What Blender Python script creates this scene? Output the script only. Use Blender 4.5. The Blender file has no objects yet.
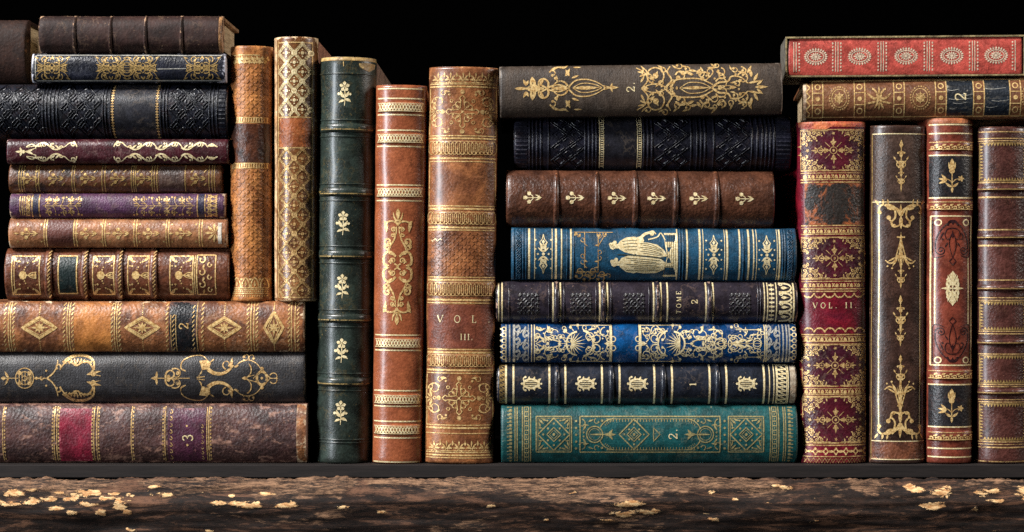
import bpy, bmesh, math, random
from mathutils import Vector, noise

# ---------------------------------------------------------------- scale
S = 0.000625            # metres covered by one picture unit at the spine plane
D = 2000.0              # camera distance in those units
BASE, CX, HZ, ZS = 463.0, 512.0, 266.0, 1.004
PI = math.pi
scene = bpy.context.scene
col = scene.collection
def link(o, parent=None):
    col.objects.link(o)
    if parent: o.parent = parent
    return o
def empty(name, loc, rot=(0, 0, 0)):
    o = bpy.data.objects.new(name, None); o.empty_display_size = .02
    o.location = loc; o.rotation_euler = rot
    return link(o)
def tag(o, label=None, cat=None, group=None, kind=None):
    if label: o['label'] = label
    if cat: o['category'] = cat
    if group: o['group'] = group
    if kind: o['kind'] = kind
    return o
def mesh_obj(name, verts, faces, mats, parent=None, idx=None, smooth=True, attrs=None):
    me = bpy.data.meshes.new(name)
    me.from_pydata(verts, [], faces)
    for m in mats: me.materials.append(m)
    if idx: me.polygons.foreach_set('material_index', idx)
    me.polygons.foreach_set('use_smooth', [smooth] * len(me.polygons))
    for an, vals in (attrs or {}).items():
        at = me.attributes.new(an, 'FLOAT', 'POINT'); at.data.foreach_set('value', vals)
    me.update()
    return link(bpy.data.objects.new(name, me), parent)
def box_obj(name, lo, hi, mat, parent, bev=.8, jitter=0, seed=0):
    bm = bmesh.new(); bmesh.ops.create_cube(bm, size=1)
    for v in bm.verts:
        v.co = Vector([(lo[i] + hi[i]) / 2 + v.co[i] * (hi[i] - lo[i]) for i in range(3)])
    if bev: bmesh.ops.bevel(bm, geom=bm.edges[:], offset=bev, segments=2, affect='EDGES', profile=.6)
    for v in bm.verts: v.co *= S
    me = bpy.data.meshes.new(name); bm.to_mesh(me); bm.free(); me.materials.append(mat)
    return link(bpy.data.objects.new(name, me), parent)

# ---------------------------------------------------------------- materials
def lin(c):
    return tuple(((v / 255) / 12.92 if v / 255 <= .04045 else ((v / 255 + .055) / 1.055) ** 2.4) for v in c) + (1,)
class NT:
    def __init__(s, name):
        s.m = bpy.data.materials.new(name); s.m.use_nodes = True
        s.t = s.m.node_tree; s.t.nodes.clear()
    def n(s, typ, **kw):
        nd = s.t.nodes.new(typ)
        for k, v in kw.items():
            if k.startswith('i_'):
                key = k[2:]; nd.inputs[int(key) if key.isdigit() else key.replace('_', ' ')].default_value = v
            else: setattr(nd, k, v)
        return nd
    def l(s, a, b): s.t.links.new(a, b)
    def math(s, op, a, b=None, clamp=False):
        nd = s.n('ShaderNodeMath', operation=op, use_clamp=clamp)
        for i, v in enumerate((a, b)):
            if v is None: continue
            if isinstance(v, (int, float)): nd.inputs[i].default_value = v
            else: s.l(v, nd.inputs[i])
        return nd.outputs[0]
    def ramp(s, fac, lo, hi):
        nd = s.n('ShaderNodeMapRange', interpolation_type='SMOOTHSTEP'); nd.inputs[1].default_value = lo; nd.inputs[2].default_value = hi
        s.l(fac, nd.inputs[0]); return nd.outputs[0]
    def mix(s, fac, a, b, bt='MIX'):
        nd = s.n('ShaderNodeMix', data_type='RGBA', blend_type=bt)
        for i, v in ((0, fac), (6, a), (7, b)):
            if isinstance(v, (int, float, tuple)): nd.inputs[i].default_value = v
            else: s.l(v, nd.inputs[i])
        return nd.outputs[2]
    def coords(s, seed, stretch=(1, 1, 1)):
        tc = s.n('ShaderNodeTexCoord'); mp = s.n('ShaderNodeMapping')
        mp.inputs['Scale'].default_value = tuple(v / S for v in stretch)
        mp.inputs['Location'].default_value = (seed * 37.7, seed * 11.3, seed * 23.9)
        s.l(tc.outputs['Object'], mp.inputs[0]); return mp.outputs[0]
    def noise(s, co, scale, detail=5, rough=.6, dist=0):
        nd = s.n('ShaderNodeTexNoise'); nd.inputs['Scale'].default_value = scale; nd.inputs['Detail'].default_value = detail
        nd.inputs['Roughness'].default_value = rough; nd.inputs['Distortion'].default_value = dist
        s.l(co, nd.inputs['Vector']); return nd.outputs[0]
    def vor(s, co, scale, feat='F1'):
        nd = s.n('ShaderNodeTexVoronoi', feature=feat); nd.inputs['Scale'].default_value = scale
        s.l(co, nd.inputs['Vector']); return nd.outputs[0]
SEED = [0]
def leather(name, c1, c2, big=.03, grain=.32, bump=.6, rough=.42, scuff=None, sc=.0, wear=.6, tex=None, spec=.5,
            streak=None, sbig=.09, fine=.45, coat=0.0, speck=.8, blot=1.0):
    """aged leather / cloth: mottled colour, grain bump, scuffs that gather at worn edges"""
    SEED[0] += 1; t = NT(name); sd = SEED[0]
    co = t.coords(sd, streak or (1, 1, 1)); c0 = t.coords(sd)
    a = t.ramp(t.noise(co, big, 7, .65, .6), .34, .68)
    c = t.mix(a, lin(c1), lin(c2))
    f = t.noise(c0, .35, 4, .7)
    c = t.mix(fine, c, t.mix(t.ramp(f, .3, .72), (.55, .55, .55, 1), (1.35, 1.35, 1.35, 1)), 'MULTIPLY')
    c = t.mix(blot, c, t.mix(t.ramp(t.noise(co, .085, 6, .65, .5), .32, .66), (.62, .58, .55, 1), (1.22, 1.22, 1.22, 1)), 'MULTIPLY')
    cr = t.ramp(t.math('ABSOLUTE', t.math('SUBTRACT', t.noise(co, .055, 5, .6, .3), .5)), .028, .004)
    cr = t.math('MULTIPLY', cr, t.ramp(t.noise(c0, .03, 3, .5), .44, .58))
    c = t.mix(t.math('MULTIPLY', cr, .3 * speck), c, t.mix(.5, c, lin(scuff or (160, 140, 118))))
    dk = t.ramp(t.math('ABSOLUTE', t.math('SUBTRACT', t.noise(co, .08, 5, .65, .4), .48)), .028, .004)
    c = t.mix(t.math('MULTIPLY', t.math('MULTIPLY', dk, t.ramp(t.noise(c0, .025, 3, .5), .5, .62)), .6), c, t.mix(.7, c, (.003, .002, .002, 1)))
    if scuff:
        at = t.n('ShaderNodeAttribute', attribute_name='wear').outputs['Fac']
        n = t.noise(co, sbig, 9, .72, .4)
        n = t.math('ADD', n, t.math('MULTIPLY', at, .25 * wear))
        m = t.ramp(n, .71 - sc * .25, .80 - sc * .2)
        c = t.mix(m, c, lin(scuff))
    v = t.vor(c0, grain)
    h = t.math('ADD', t.math('MULTIPLY', v, .7), t.math('MULTIPLY', t.noise(c0, grain * 1.9, 3, .6), .8))
    h = t.math('ADD', h, t.math('MULTIPLY', t.noise(co, .022, 3, .5), 1.3))
    sp = t.math('MULTIPLY', t.ramp(t.noise(c0, .42, 2, .5), .66, .74), t.ramp(t.noise(c0, .035, 4, .6), .44, .62))
    c = t.mix(t.math('MULTIPLY', sp, speck), c, t.mix(.55, c, lin(scuff or (150, 130, 110))))
    c = t.mix(t.math('MULTIPLY', t.math('MULTIPLY', t.ramp(t.noise(co, .3, 3, .6), .64, .72), t.ramp(t.noise(c0, .05, 4, .6), .48, .6)), .6), c, t.mix(.65, c, (.004, .003, .003, 1)))
    if tex == 'cloth':
        for ax in ('X', 'Z'):
            w = t.n('ShaderNodeTexWave', bands_direction=ax, wave_type='BANDS'); w.inputs['Scale'].default_value = .115
            w.inputs['Distortion'].default_value = 1.2
            t.l(c0, w.inputs[0]); h = t.math('ADD', h, t.math('MULTIPLY', w.outputs['Fac'], .10))
    p = t.n('ShaderNodeBsdfPrincipled')
    t.l(c, p.inputs['Base Color'])
    r = t.math('ADD', t.math('MULTIPLY', f, .34), rough - .17, True); t.l(r, p.inputs['Roughness'])
    p.inputs['Specular IOR Level'].default_value = spec
    if coat: p.inputs['Coat Weight'].default_value = min(1, coat * 1.5); p.inputs['Coat Roughness'].default_value = .27; p.inputs['Specular IOR Level'].default_value = .28
    b = t.n('ShaderNodeBump'); b.inputs['Strength'].default_value = bump * .62; b.inputs['Distance'].default_value = S * 1.4
    t.l(h, b.inputs['Height']); t.l(b.outputs[0], p.inputs['Normal'])
    o = t.n('ShaderNodeOutputMaterial'); t.l(p.outputs[0], o.inputs[0]); return t.m
def gilt(name, c=(222, 172, 82), wear=.3, metal=.55, rough=.36, c2=None):
    """gold leaf, rubbed through to the leather in places"""
    SEED[0] += 1; t = NT(name); co = t.coords(SEED[0])
    n = t.noise(co, .16, 8, .75); f = t.noise(co, .5, 3, .6)
    p = t.n('ShaderNodeBsdfPrincipled')
    k = t.mix(t.ramp(f, .3, .7), lin(c), lin(c2 or tuple(int(v * .72) for v in c)))
    t.l(k, p.inputs['Base Color']); p.inputs['Metallic'].default_value = metal; p.inputs['Roughness'].default_value = rough
    b = t.n('ShaderNodeBump'); b.inputs['Strength'].default_value = .35; b.inputs['Distance'].default_value = S
    t.l(f, b.inputs['Height']); t.l(b.outputs[0], p.inputs['Normal'])
    tr = t.n('ShaderNodeBsdfTransparent'); mx = t.n('ShaderNodeMixShader')
    t.l(t.ramp(n, .66 - wear * .30, .80 - wear * .30), mx.inputs[0])
    t.l(p.outputs[0], mx.inputs[1]); t.l(tr.outputs[0], mx.inputs[2])
    o = t.n('ShaderNodeOutputMaterial'); t.l(mx.outputs[0], o.inputs[0]); return t.m
def pages(name, c1, c2, axis='X'):
    SEED[0] += 1; t = NT(name)
    st = (1, .04, .04) if axis == 'X' else (.04, .04, 1)
    co = t.coords(SEED[0], st)
    n = t.noise(co, .9, 6, .7); p = t.n('ShaderNodeBsdfPrincipled')
    t.l(t.mix(t.ramp(n, .3, .7), lin(c1), lin(c2)), p.inputs['Base Color']); p.inputs['Roughness'].default_value = .85
    b = t.n('ShaderNodeBump'); b.inputs['Strength'].default_value = .6; b.inputs['Distance'].default_value = S
    t.l(n, b.inputs['Height']); t.l(b.outputs[0], p.inputs['Normal'])
    o = t.n('ShaderNodeOutputMaterial'); t.l(p.outputs[0], o.inputs[0]); return t.m

GOLD = gilt('gilt_warm', (240, 206, 142), .32, .34, c2=(178, 134, 76))
GOLDW = gilt('gilt_worn', (226, 190, 130), .48, .34, c2=(156, 116, 66))
GOLDP = gilt('gilt_pale', (246, 230, 186), .23, .25, c2=(204, 178, 124))
GOLDD = gilt('gilt_dull', (186, 152, 92), .34, .4)
SILVER = gilt('gilt_silvery', (208, 204, 192), .15, .5)
PAGE_X = pages('paper_upright', (196, 176, 140), (120, 98, 70), 'X')
PAGE_Z = pages('paper_lying', (196, 176, 140), (120, 98, 70), 'Z')

# ---------------------------------------------------------------- books
class Book:
    def __init__(s, ori, x0, y0, x1, y1, mat, label, Y=0, depth=230, bulge=10, p=2.2, tilt=0, yaw=0, wt=None, rise=0,
                 cover=None, group=None, amp=.5, er=2.5, board=3.5, pmat=None, seed=0, sink=0, name='book', round_ends=True):
        s.ori, s.x0, s.y0, s.x1, s.y1 = ori, x0, y0, x1, y1
        s.cx, s.cy = (x0 + x1) / 2, (y0 + y1) / 2
        s.bulge, s.p, s.amp, s.er = bulge * 1.75, (2.15 if p < 3 else 2.6), amp, er; bulge = s.bulge
        s.L = (y1 - y0) if ori == 'V' else (x1 - x0)
        s.h = (x1 - x0) / 2 if ori == 'V' else (y1 - y0) / 2
        s.wt = (wt / 2 if wt else s.h); s.seed = seed or (x0 * 1.37 + y0 * .71)
        s.mat = mat; k = (D + Y) / D; s.k = k; kx = s.kx = (D + Y + bulge * (.9 if ori == 'V' else .1)) / D
        zb = (HZ + (y1 - HZ) * k)
        s.root = empty(name, ((s.cx - CX) * kx * S, Y * S, (BASE - zb) * S * ZS), (0, math.radians(tilt), math.radians(yaw)))
        s.root.scale = (1, 1, 1)
        tag(s.root, label, 'book', group)
        s.spine_pen = Pen(s, .30); s.spine = None; s.depth = depth
        cm = cover or mat; t = board; b0 = bulge + 2.5
        H = (s.y1 - s.y0) * ZS
        if ori == 'V':
            for sg in (-1, 1):
                xs = sorted((sg * (s.h - .25), sg * (s.h - t)))
                box_obj('cover', (xs[0] * kx, b0, .1), (xs[1] * kx, depth, (H - 1.0) * k), cm, s.root)
            box_obj('page_block', (-(s.h - t) * kx, b0 - 1, 4), ((s.h - t) * kx, depth - 5, (H - 6) * k), pmat or PAGE_X, s.root, .5)
        else:
            for z in ((.05, t), (H - t, H - .05)):
                box_obj('cover', (-(s.L / 2 - .6) * kx, b0, z[0] * k), ((s.L / 2 - .6) * kx, depth, z[1] * k), cm, s.root)
            box_obj('page_block', (-(s.L / 2 - 5) * kx, b0 - 1, t * k), ((s.L / 2 - 5) * kx, depth - 5, (H - t) * k), pmat or PAGE_Z, s.root, .5)
        s.pens = []
    # point on the spine: along a (0..L), across c (-1..1)
    def raw(s, a, c):
        c = max(-1, min(1, c)); f = max(0., min(1., a / s.L))
        h = s.wt + (s.h - s.wt) * f if s.ori == 'V' else s.h
        d = s.bulge * (1 - max(0, 1 - abs(c) ** s.p) ** .62)
        e = max(0, min(a, s.L - a)); r = s.er
        if e < r: d += r - math.sqrt(max(0, r * r - (r - e) ** 2))
        q = noise.noise(Vector((a * .021 + s.seed, c * 1.1, s.seed * .37))) * s.amp
        d += q * 1.6 + noise.noise(Vector((a * .075 + s.seed, c * 2.5, 9.1))) * s.amp * .35
        w = noise.noise(Vector((a * .03, s.seed, c * .5))) * s.amp * .7
        if s.ori == 'V': return Vector((c * h + w, d, s.L - a))
        return Vector((a - s.L / 2, d, -c * (h) + h - abs(w) * (1 if c < 0 else -.0) ))
    def pt(s, x, y, off=0):
        """photo units: V books take x from the spine's middle, H books take y from the spine's middle"""
        if s.ori == 'V':
            a = y - s.y0; f = max(0., min(1., a / s.L)); h = s.wt + (s.h - s.wt) * f; c = x / h
        else: a, c = x - s.x0, y / s.h
        return s.ac(a, c, off)
    def ac(s, a, c, off=0):
        c = max(-1, min(1, c)); p = s.raw(a, c)
        if off:
            e = .012; cc = max(-.985, min(.985, c)); aa = max(1.2, min(s.L - 1.2, a))
            n = (s.raw(aa, cc + e) - s.raw(aa, cc - e)).cross(s.raw(aa + .6, cc) - s.raw(aa - .6, cc))
            if n.y > 0: n = -n
            if n.length > 1e-9: p = p + n.normalized() * off
        return Vector((p.x * s.kx, p.y, p.z * s.k * ZS)) * S
    def build(s):
        nc = 30; L = s.L; na = max(24, int(L / 4))
        As = [0, .4, .9, 1.6, 2.5] + [2.5 + (L - 5) * i / na for i in range(1, na)] + [L - 2.5, L - 1.6, L - .9, L - .4, L]
        Cs = [math.sin(-PI / 2 + PI * j / nc) for j in range(nc + 1)]
        V, F, W = [], [], []
        n = nc + 3
        for a in As:
            row = [s.ac(a, c) for c in Cs]
            b = (s.bulge + 6 + s.er * 0) * S
            r0, r1 = row[0].copy(), row[-1].copy(); r0.y = b; r1.y = b
            V += [tuple(r0)] + [tuple(r) for r in row] + [tuple(r1)]
            e = min(a, L - a)
            for c in [-1] + Cs + [1]:
                W.append(min(1, math.exp(-e / 3.5) + .6 * math.exp(-(1 - abs(c)) * s.h / 1.6)))
        for i in range(len(As) - 1):
            for j in range(n - 1):
                q = (i * n + j, i * n + j + 1, (i + 1) * n + j + 1, (i + 1) * n + j)
                F.append(q if s.ori == 'V' else q)
        for i in (0, len(As) - 1): F.append(tuple(i * n + j for j in range(n)))
        F = orient(V, F); idx = [0] * len(F); mats = [s.mat]
        v2, f2, i2, m2 = s.spine_pen.data(1)
        o = len(V); V += v2; F += [tuple(q + o for q in f) for f in f2]; idx += i2; W += [0] * len(v2); mats += m2
        s.spine = mesh_obj('spine', V, F, mats, s.root, idx, True, {'wear': W})
        for name, pen, par in s.pens:
            v, f, i, m = pen.data(0)
            if f:
                o = mesh_obj(name, v, f, m, s.spine if par is None else par, i, False)
        return s
    def emblem(s, name, off=.34, par=None, W=.8):
        p = Pen(s, off); p.st['W'] = W; s.pens.append((name, p, par)); return p
    def patch(s, name, x0, y0, x1, y1, mat, off=.25, par=None):
        """a title label or inlay that follows the spine"""
        nx = max(3, int(abs(x1 - x0) / (1.6 if s.ori == 'V' else 4))); ny = max(3, int(abs(y1 - y0) / (4 if s.ori == 'V' else 1.6)))
        V = [tuple(s.pt(x0 + (x1 - x0) * i / nx, y0 + (y1 - y0) * j / ny, off)) for j in range(ny + 1) for i in range(nx + 1)]
        W = []
        for j in range(ny + 1):
            for i in range(nx + 1):
                e = min(i / nx, 1 - i / nx) * abs(x1 - x0), min(j / ny, 1 - j / ny) * abs(y1 - y0)
                W.append(math.exp(-min(e) / 2.2))
        n = nx + 1
        F = [(j * n + i, (j + 1) * n + i, (j + 1) * n + i + 1, j * n + i + 1) for j in range(ny) for i in range(nx)]
        return mesh_obj(name, V, orient(V, F), [mat], par or s.root, None, True, {'wear': W})
    def rib(s, pos, half, hgt, mat=None, name='raised_band', lines=None, cm=1.0):
        ns, nc = 10, 26; V, F, W = [], [], []
        for i in range(ns + 1):
            u = -1 + 2 * i / ns
            of0 = hgt * max(0, 1 - abs(u) ** 2.4) ** .6 - (.3 if abs(u) > .99 else 0)
            for j in range(nc + 1):
                c = cm * math.sin(-PI / 2 + PI * j / nc)
                of = of0 * (1 - .95 * abs(c) ** 5)
                a = pos - (s.y0 if s.ori == 'V' else s.x0) + u * half
                V.append(tuple(s.ac(a, c, of + .02)))
                W.append(max(0, 1 - abs(u)) * .8 + .6 * math.exp(-(1 - abs(c)) * s.h / 3))
        n = nc + 1
        F = [(i * n + j, i * n + j + 1, (i + 1) * n + j + 1, (i + 1) * n + j) for i in range(ns) for j in range(nc)]
        F = orient(V, F); idx = [0] * len(F); mats = [mat or s.mat]
        if lines:
            pen = Pen(s, hgt + .3); lines(pen); pen.taper = hgt
            v2, f2, i2, m2 = pen.data(1); o = len(V)
            V += v2; F += [tuple(q + o for q in f) for f in f2]; idx += i2; W += [0] * len(v2); mats += m2
        o = mesh_obj(name, V, F, mats, s.root, idx, True, {'wear': W}); return o
def orient(V, F):
    """wind a front sheet of quads so that it faces the reader"""
    f = F[len(F) // 2 + 15 if len(F) > 60 else len(F) // 2]
    p = [Vector(V[i]) for i in f[:3]]
    return F if (p[1] - p[0]).cross(p[2] - p[0]).y < 0 else [tuple(reversed(q)) for q in F]

# ---------------------------------------------------------------- ornament pen
GL = {}
def _g():
    GL['V'] = (.75, [([(0, 0), (.37, 1)], .17), ([(.75, 0), (.37, 1)], .07), ([(-.08, 0), (.16, 0)], .06), ([(.6, 0), (.84, 0)], .06)])
    GL['O'] = (.8, [([(.4 + .38 * math.cos(a * PI / 8), .5 + .5 * math.sin(a * PI / 8)) for a in range(17)], .12)])
    GL['L'] = (.6, [([(.12, 0), (.12, 1)], .15), ([(0, 1), (.58, 1)], .08), ([(.56, 1), (.58, .72)], .07), ([(0, 0), (.3, 0)], .06)])
    GL['I'] = (.3, [([(.15, 0), (.15, 1)], .17), ([(0, 0), (.3, 0)], .07), ([(0, 1), (.3, 1)], .07)])
    GL['T'] = (.7, [([(.35, 0), (.35, 1)], .15), ([(0, 0), (.7, 0)], .08), ([(0, 0), (0, .22)], .07), ([(.7, 0), (.7, .22)], .07), ([(.2, 1), (.5, 1)], .07)])
    GL['M'] = (.95, [([(.1, 0), (.1, 1)], .07), ([(.1, 0), (.47, 1)], .15), ([(.84, 0), (.47, 1)], .07), ([(.84, 0), (.84, 1)], .15), ([(0, 1), (.22, 1)], .06), ([(.7, 1), (.98, 1)], .06)])
    GL['E'] = (.65, [([(.12, 0), (.12, 1)], .15), ([(0, 0), (.6, 0), (.6, .2)], .08), ([(.12, .5), (.45, .5)], .07), ([(0, 1), (.62, 1), (.62, .76)], .08)])
    GL['.'] = (.2, [([(.05, .93), (.17, .93)], .14)])
    GL['1'] = (.4, [([(.2, 0), (.2, 1)], .17), ([(.02, .2), (.2, 0)], .08), ([(0, 1), (.4, 1)], .07)])
    GL['2'] = (.62, [([(.06, .3), (.04, .14), (.16, .02), (.34, 0), (.52, .08), (.57, .26), (.48, .46), (.26, .68), (.04, .97)], .13), ([(.03, .96), (.36, .93), (.56, .98), (.6, .78)], .14)])
    GL['3'] = (.6, [([(.04, .14), (.2, .0), (.42, .02), (.52, .18), (.46, .36), (.24, .46), (.48, .54), (.57, .74), (.46, .94), (.22, 1.0), (.03, .86)], .13)])
_g()
class Pen:
    def __init__(s, book, off, store=None, T=(1, 0, 0, 1, 0, 0), mat=None, ridge=0):
        s.b, s.off, s.T, s.mat, s.ridge = book, off, T, mat or GOLD, ridge
        s.taper = 0
        s.st = store if store is not None else {'V': [], 'F': [], 'M': [], 'W': 1}
    def at(s, x=0, y=0, rot=0, sc=1, fx=1, fy=1, mat=None):
        a, b, c, d, e, f = s.T; r = math.radians(rot); ca, sa = math.cos(r), math.sin(r)
        m = (ca * sc * fx, sa * sc * fx, -sa * sc * fy, ca * sc * fy)
        T = (a * m[0] + c * m[1], b * m[0] + d * m[1], a * m[2] + c * m[3], b * m[2] + d * m[3], a * x + c * y + e, b * x + d * y + f)
        return Pen(s.b, s.off, s.st, T, mat or s.mat, s.ridge)
    def m(s, mat): return Pen(s.b, s.off, s.st, s.T, mat, s.ridge)
    def rz(s, h): return Pen(s.b, s.off, s.st, s.T, s.mat, h)
    def _v(s, x, y, extra=0):
        a, b, c, d, e, f = s.T
        s.st['V'].append((a * x + c * y + e, b * x + d * y + f, s.off + extra)); return len(s.st['V']) - 1
    def _f(s, *q): s.st['F'].append(q); s.st['M'].append(s.mat)
    def data(s, base):
        mats = []; idx = []
        for m in s.st['M']:
            if m not in mats: mats.append(m)
            idx.append(base + mats.index(m))
        V = [tuple(s.b.pt(x, y, o - (s.taper * .95 * min(1, abs((x / s.b.h) if s.b.ori == 'V' else (y / s.b.h))) ** 5 if s.taper else 0))) for x, y, o in s.st['V']]
        F = []
        for f in s.st['F']:
            p = [Vector(V[i]) for i in f[:3]]
            n = (p[1] - p[0]).cross(p[2] - p[0])
            F.append(f if n.y < 0 else tuple(reversed(f)))
        return V, F, idx, mats
    def line(s, pts, w=1.0, w1=None, prof=None, closed=False, step=2.2):
        if closed: pts = list(pts) + [pts[0]]
        q = [pts[0]]
        for i in range(len(pts) - 1):
            (x0, y0), (x1, y1) = pts[i], pts[i + 1]
            k = max(1, int(math.hypot(x1 - x0, y1 - y0) / step))
            q += [(x0 + (x1 - x0) * j / k, y0 + (y1 - y0) * j / k) for j in range(1, k + 1)]
        n = len(q); w1 = w if w1 is None else w1; prev = None; w *= s.st['W']; w1 *= s.st['W']
        if n < 2: return s
        for i, (x, y) in enumerate(q):
            t = i / (n - 1)
            ax, ay = q[max(0, i - 1)]; bx, by = q[min(n - 1, i + 1)]
            if closed and i in (0, n - 1): ax, ay = q[n - 2]; bx, by = q[1]
            dx, dy = bx - ax, by - ay; l = math.hypot(dx, dy) or 1
            ww = (prof(t) * w if prof else w + (w1 - w) * t) / 2
            nx, ny = -dy / l * ww, dx / l * ww
            if s.ridge:
                cur = (s._v(x - nx, y - ny), s._v(x, y, s.ridge), s._v(x + nx, y + ny))
                if prev: s._f(prev[0], prev[1], cur[1], cur[0]); s._f(prev[1], prev[2], cur[2], cur[1])
            else:
                cur = (s._v(x - nx, y - ny), s._v(x + nx, y + ny))
                if prev: s._f(prev[0], prev[1], cur[1], cur[0])
            prev = cur
        return s
    def curve(s, pts, w=1.0, w1=None, prof=None):
        P = [pts[0]] + list(pts) + [pts[-1]]; out = []
        for i in range(1, len(P) - 2):
            p0, p1, p2, p3 = P[i - 1:i + 3]
            for k in range(5):
                t = k / 5
                out.append(tuple(.5 * (2 * p1[j] + (p2[j] - p0[j]) * t + (2 * p0[j] - 5 * p1[j] + 4 * p2[j] - p3[j]) * t * t + (3 * p1[j] - p0[j] - 3 * p2[j] + p3[j]) * t ** 3) for j in (0, 1)))
        out.append(pts[-1]); return s.line(out, w, w1, prof)
    def curl(s, x, y, ang, L, turn, w=1.2, w1=.6, pw=1.8, blob=0, prof=None):
        """a stem that sets off at ang and winds up by turn degrees"""
        n = max(8, int(L / 1.1)); pts = [(x, y)]
        for i in range(n):
            t = (i + .5) / n; h = math.radians(ang + turn * t ** pw)
            x += math.cos(h) * L / n; y += math.sin(h) * L / n; pts.append((x, y))
        s.line(pts, w, w1, prof, step=9)
        if blob: s.dot(x, y, blob)
        return x, y
    def spiral(s, x, y, r0, r1, a0, turn, w=1.2, w1=.7, blob=0):
        n = max(10, int(abs(turn) / 16)); pts = []
        for i in range(n + 1):
            t = i / n; a = math.radians(a0 + turn * t); r = r0 + (r1 - r0) * t; pts.append((x + r * math.cos(a), y + r * math.sin(a)))
        s.line(pts, w, w1, step=9)
        if blob: s.dot(pts[-1][0], pts[-1][1], blob)
        return s
    def arc(s, x, y, r, a0, a1, w=1, w1=None, ry=None):
        n = max(6, int(abs(a1 - a0) / 180 * PI * r / 1.4)); ry = ry or r
        return s.line([(x + r * math.cos(math.radians(a0 + (a1 - a0) * i / n)), y + ry * math.sin(math.radians(a0 + (a1 - a0) * i / n))) for i in range(n + 1)], w, w1, step=9)
    def ring(s, x, y, r, w=1, ry=None):
        n = max(10, int(2 * PI * r / 1.4)); ry = ry or r
        return s.line([(x + r * math.cos(2 * PI * i / n), y + ry * math.sin(2 * PI * i / n)) for i in range(n)], w, closed=True, step=9)
    def dot(s, x, y, r, ry=None, n=8):
        c = s._v(x, y, s.ridge); ry = ry or r
        v = [s._v(x + r * math.cos(2 * PI * i / n), y + ry * math.sin(2 * PI * i / n)) for i in range(n)]
        for i in range(n): s._f(c, v[i], v[(i + 1) % n])
        return s
    def poly(s, pts):
        x = sum(p[0] for p in pts) / len(pts); y = sum(p[1] for p in pts) / len(pts)
        q = []
        for i in range(len(pts)):
            (x0, y0), (x1, y1) = pts[i], pts[(i + 1) % len(pts)]; k = max(1, int(math.hypot(x1 - x0, y1 - y0) / 2.5))
            q += [(x0 + (x1 - x0) * j / k, y0 + (y1 - y0) * j / k) for j in range(k)]
        c = s._v(x, y); mid = [s._v((px + x) / 2, (py + y) / 2) for px, py in q]; v = [s._v(px, py) for px, py in q]; n = len(q)
        for i in range(n): s._f(c, mid[i], mid[(i + 1) % n]); s._f(mid[i], v[i], v[(i + 1) % n], mid[(i + 1) % n])
        return s
    def leaf(s, x, y, ang, L, w, turn=0):
        s.curl(x, y, ang, L, turn, w, pw=1, prof=lambda t: max(.06, math.sin(PI * min(1, t ** .8)) )); return s
    def drop(s, x, y, ang, L, w, turn=0):
        s.curl(x, y, ang, L, turn, w, pw=1, prof=lambda t: max(.08, math.sin(PI * t ** 1.7))); return s
    def dia(s, x, y, rx, ry, w=1): return s.line([(x - rx, y), (x, y - ry), (x + rx, y), (x, y + ry)], w, closed=True)
    def diaf(s, x, y, rx, ry): return s.poly([(x - rx, y), (x, y - ry), (x + rx, y), (x, y + ry)])
    def rect(s, x0, y0, x1, y1, w=1):
        for a in (((x0, y0), (x1, y0)), ((x1, y0), (x1, y1)), ((x1, y1), (x0, y1)), ((x0, y1), (x0, y0))): s.line(a, w)
        return s
    def row(s, x0, y0, x1, y1, n, fn):
        """n repeats between two points, each drawn by fn(pen) turned along the row"""
        a = math.degrees(math.atan2(y1 - y0, x1 - x0))
        for i in range(n):
            t = (i + .5) / n; fn(s.at(x0 + (x1 - x0) * t, y0 + (y1 - y0) * t, a))
        return s
    def zig(s, x0, y0, x1, y1, n, amp, w=.9):
        dx, dy = x1 - x0, y1 - y0; l = math.hypot(dx, dy); nx, ny = -dy / l * amp, dx / l * amp
        return s.line([(x0 + dx * i / (2 * n) + nx * (i % 2), y0 + dy * i / (2 * n) + ny * (i % 2)) for i in range(2 * n + 1)], w, step=3)
    def rope(s, x0, y0, x1, y1, n, w=2.2):
        return s.row(x0, y0, x1, y1, n, lambda p: p.line([(-1.5, -w / 2), (1.5, w / 2)], 1.15, step=9))
    def wave(s, x0, y0, x1, y1, n, amp, w=.9):
        dx, dy = x1 - x0, y1 - y0; l = math.hypot(dx, dy); k = n * 8
        return s.line([(x0 + dx * i / k - dy / l * amp * math.sin(2 * PI * i / 8), y0 + dy * i / k + dx / l * amp * math.sin(2 * PI * i / 8)) for i in range(k + 1)], w, step=9)
    def text(s, t, x, y, h, rot=0, sp=.3, bold=1.0):
        ws = [GL[c][0] for c in t if c != ' ']
        tot = sum(GL[c][0] if c != ' ' else .4 for c in t) + sp * (len(t) - 1)
        p = s.at(x, y, rot, h); u = -tot / 2
        for c in t:
            if c == ' ': u += .4 + sp; continue
            for pts, w in GL[c][1]: p.at(u, -.5).line(pts, w * bold, step=.22)
            u += GL[c][0] + sp
        return s
    def clipline(s, box, a, b, w):
        t0, t1 = 0., 1.; d = (b[0] - a[0], b[1] - a[1])
        for i in (0, 1):
            lo, hi = box[i], box[i + 2]
            if abs(d[i]) < 1e-9:
                if a[i] < lo or a[i] > hi: return
                continue
            u, v = (lo - a[i]) / d[i], (hi - a[i]) / d[i]
            t0, t1 = max(t0, min(u, v)), min(t1, max(u, v))
        if t1 - t0 > .01: s.line([(a[0] + d[0] * t0, a[1] + d[1] * t0), (a[0] + d[0] * t1, a[1] + d[1] * t1)], w)
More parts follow.
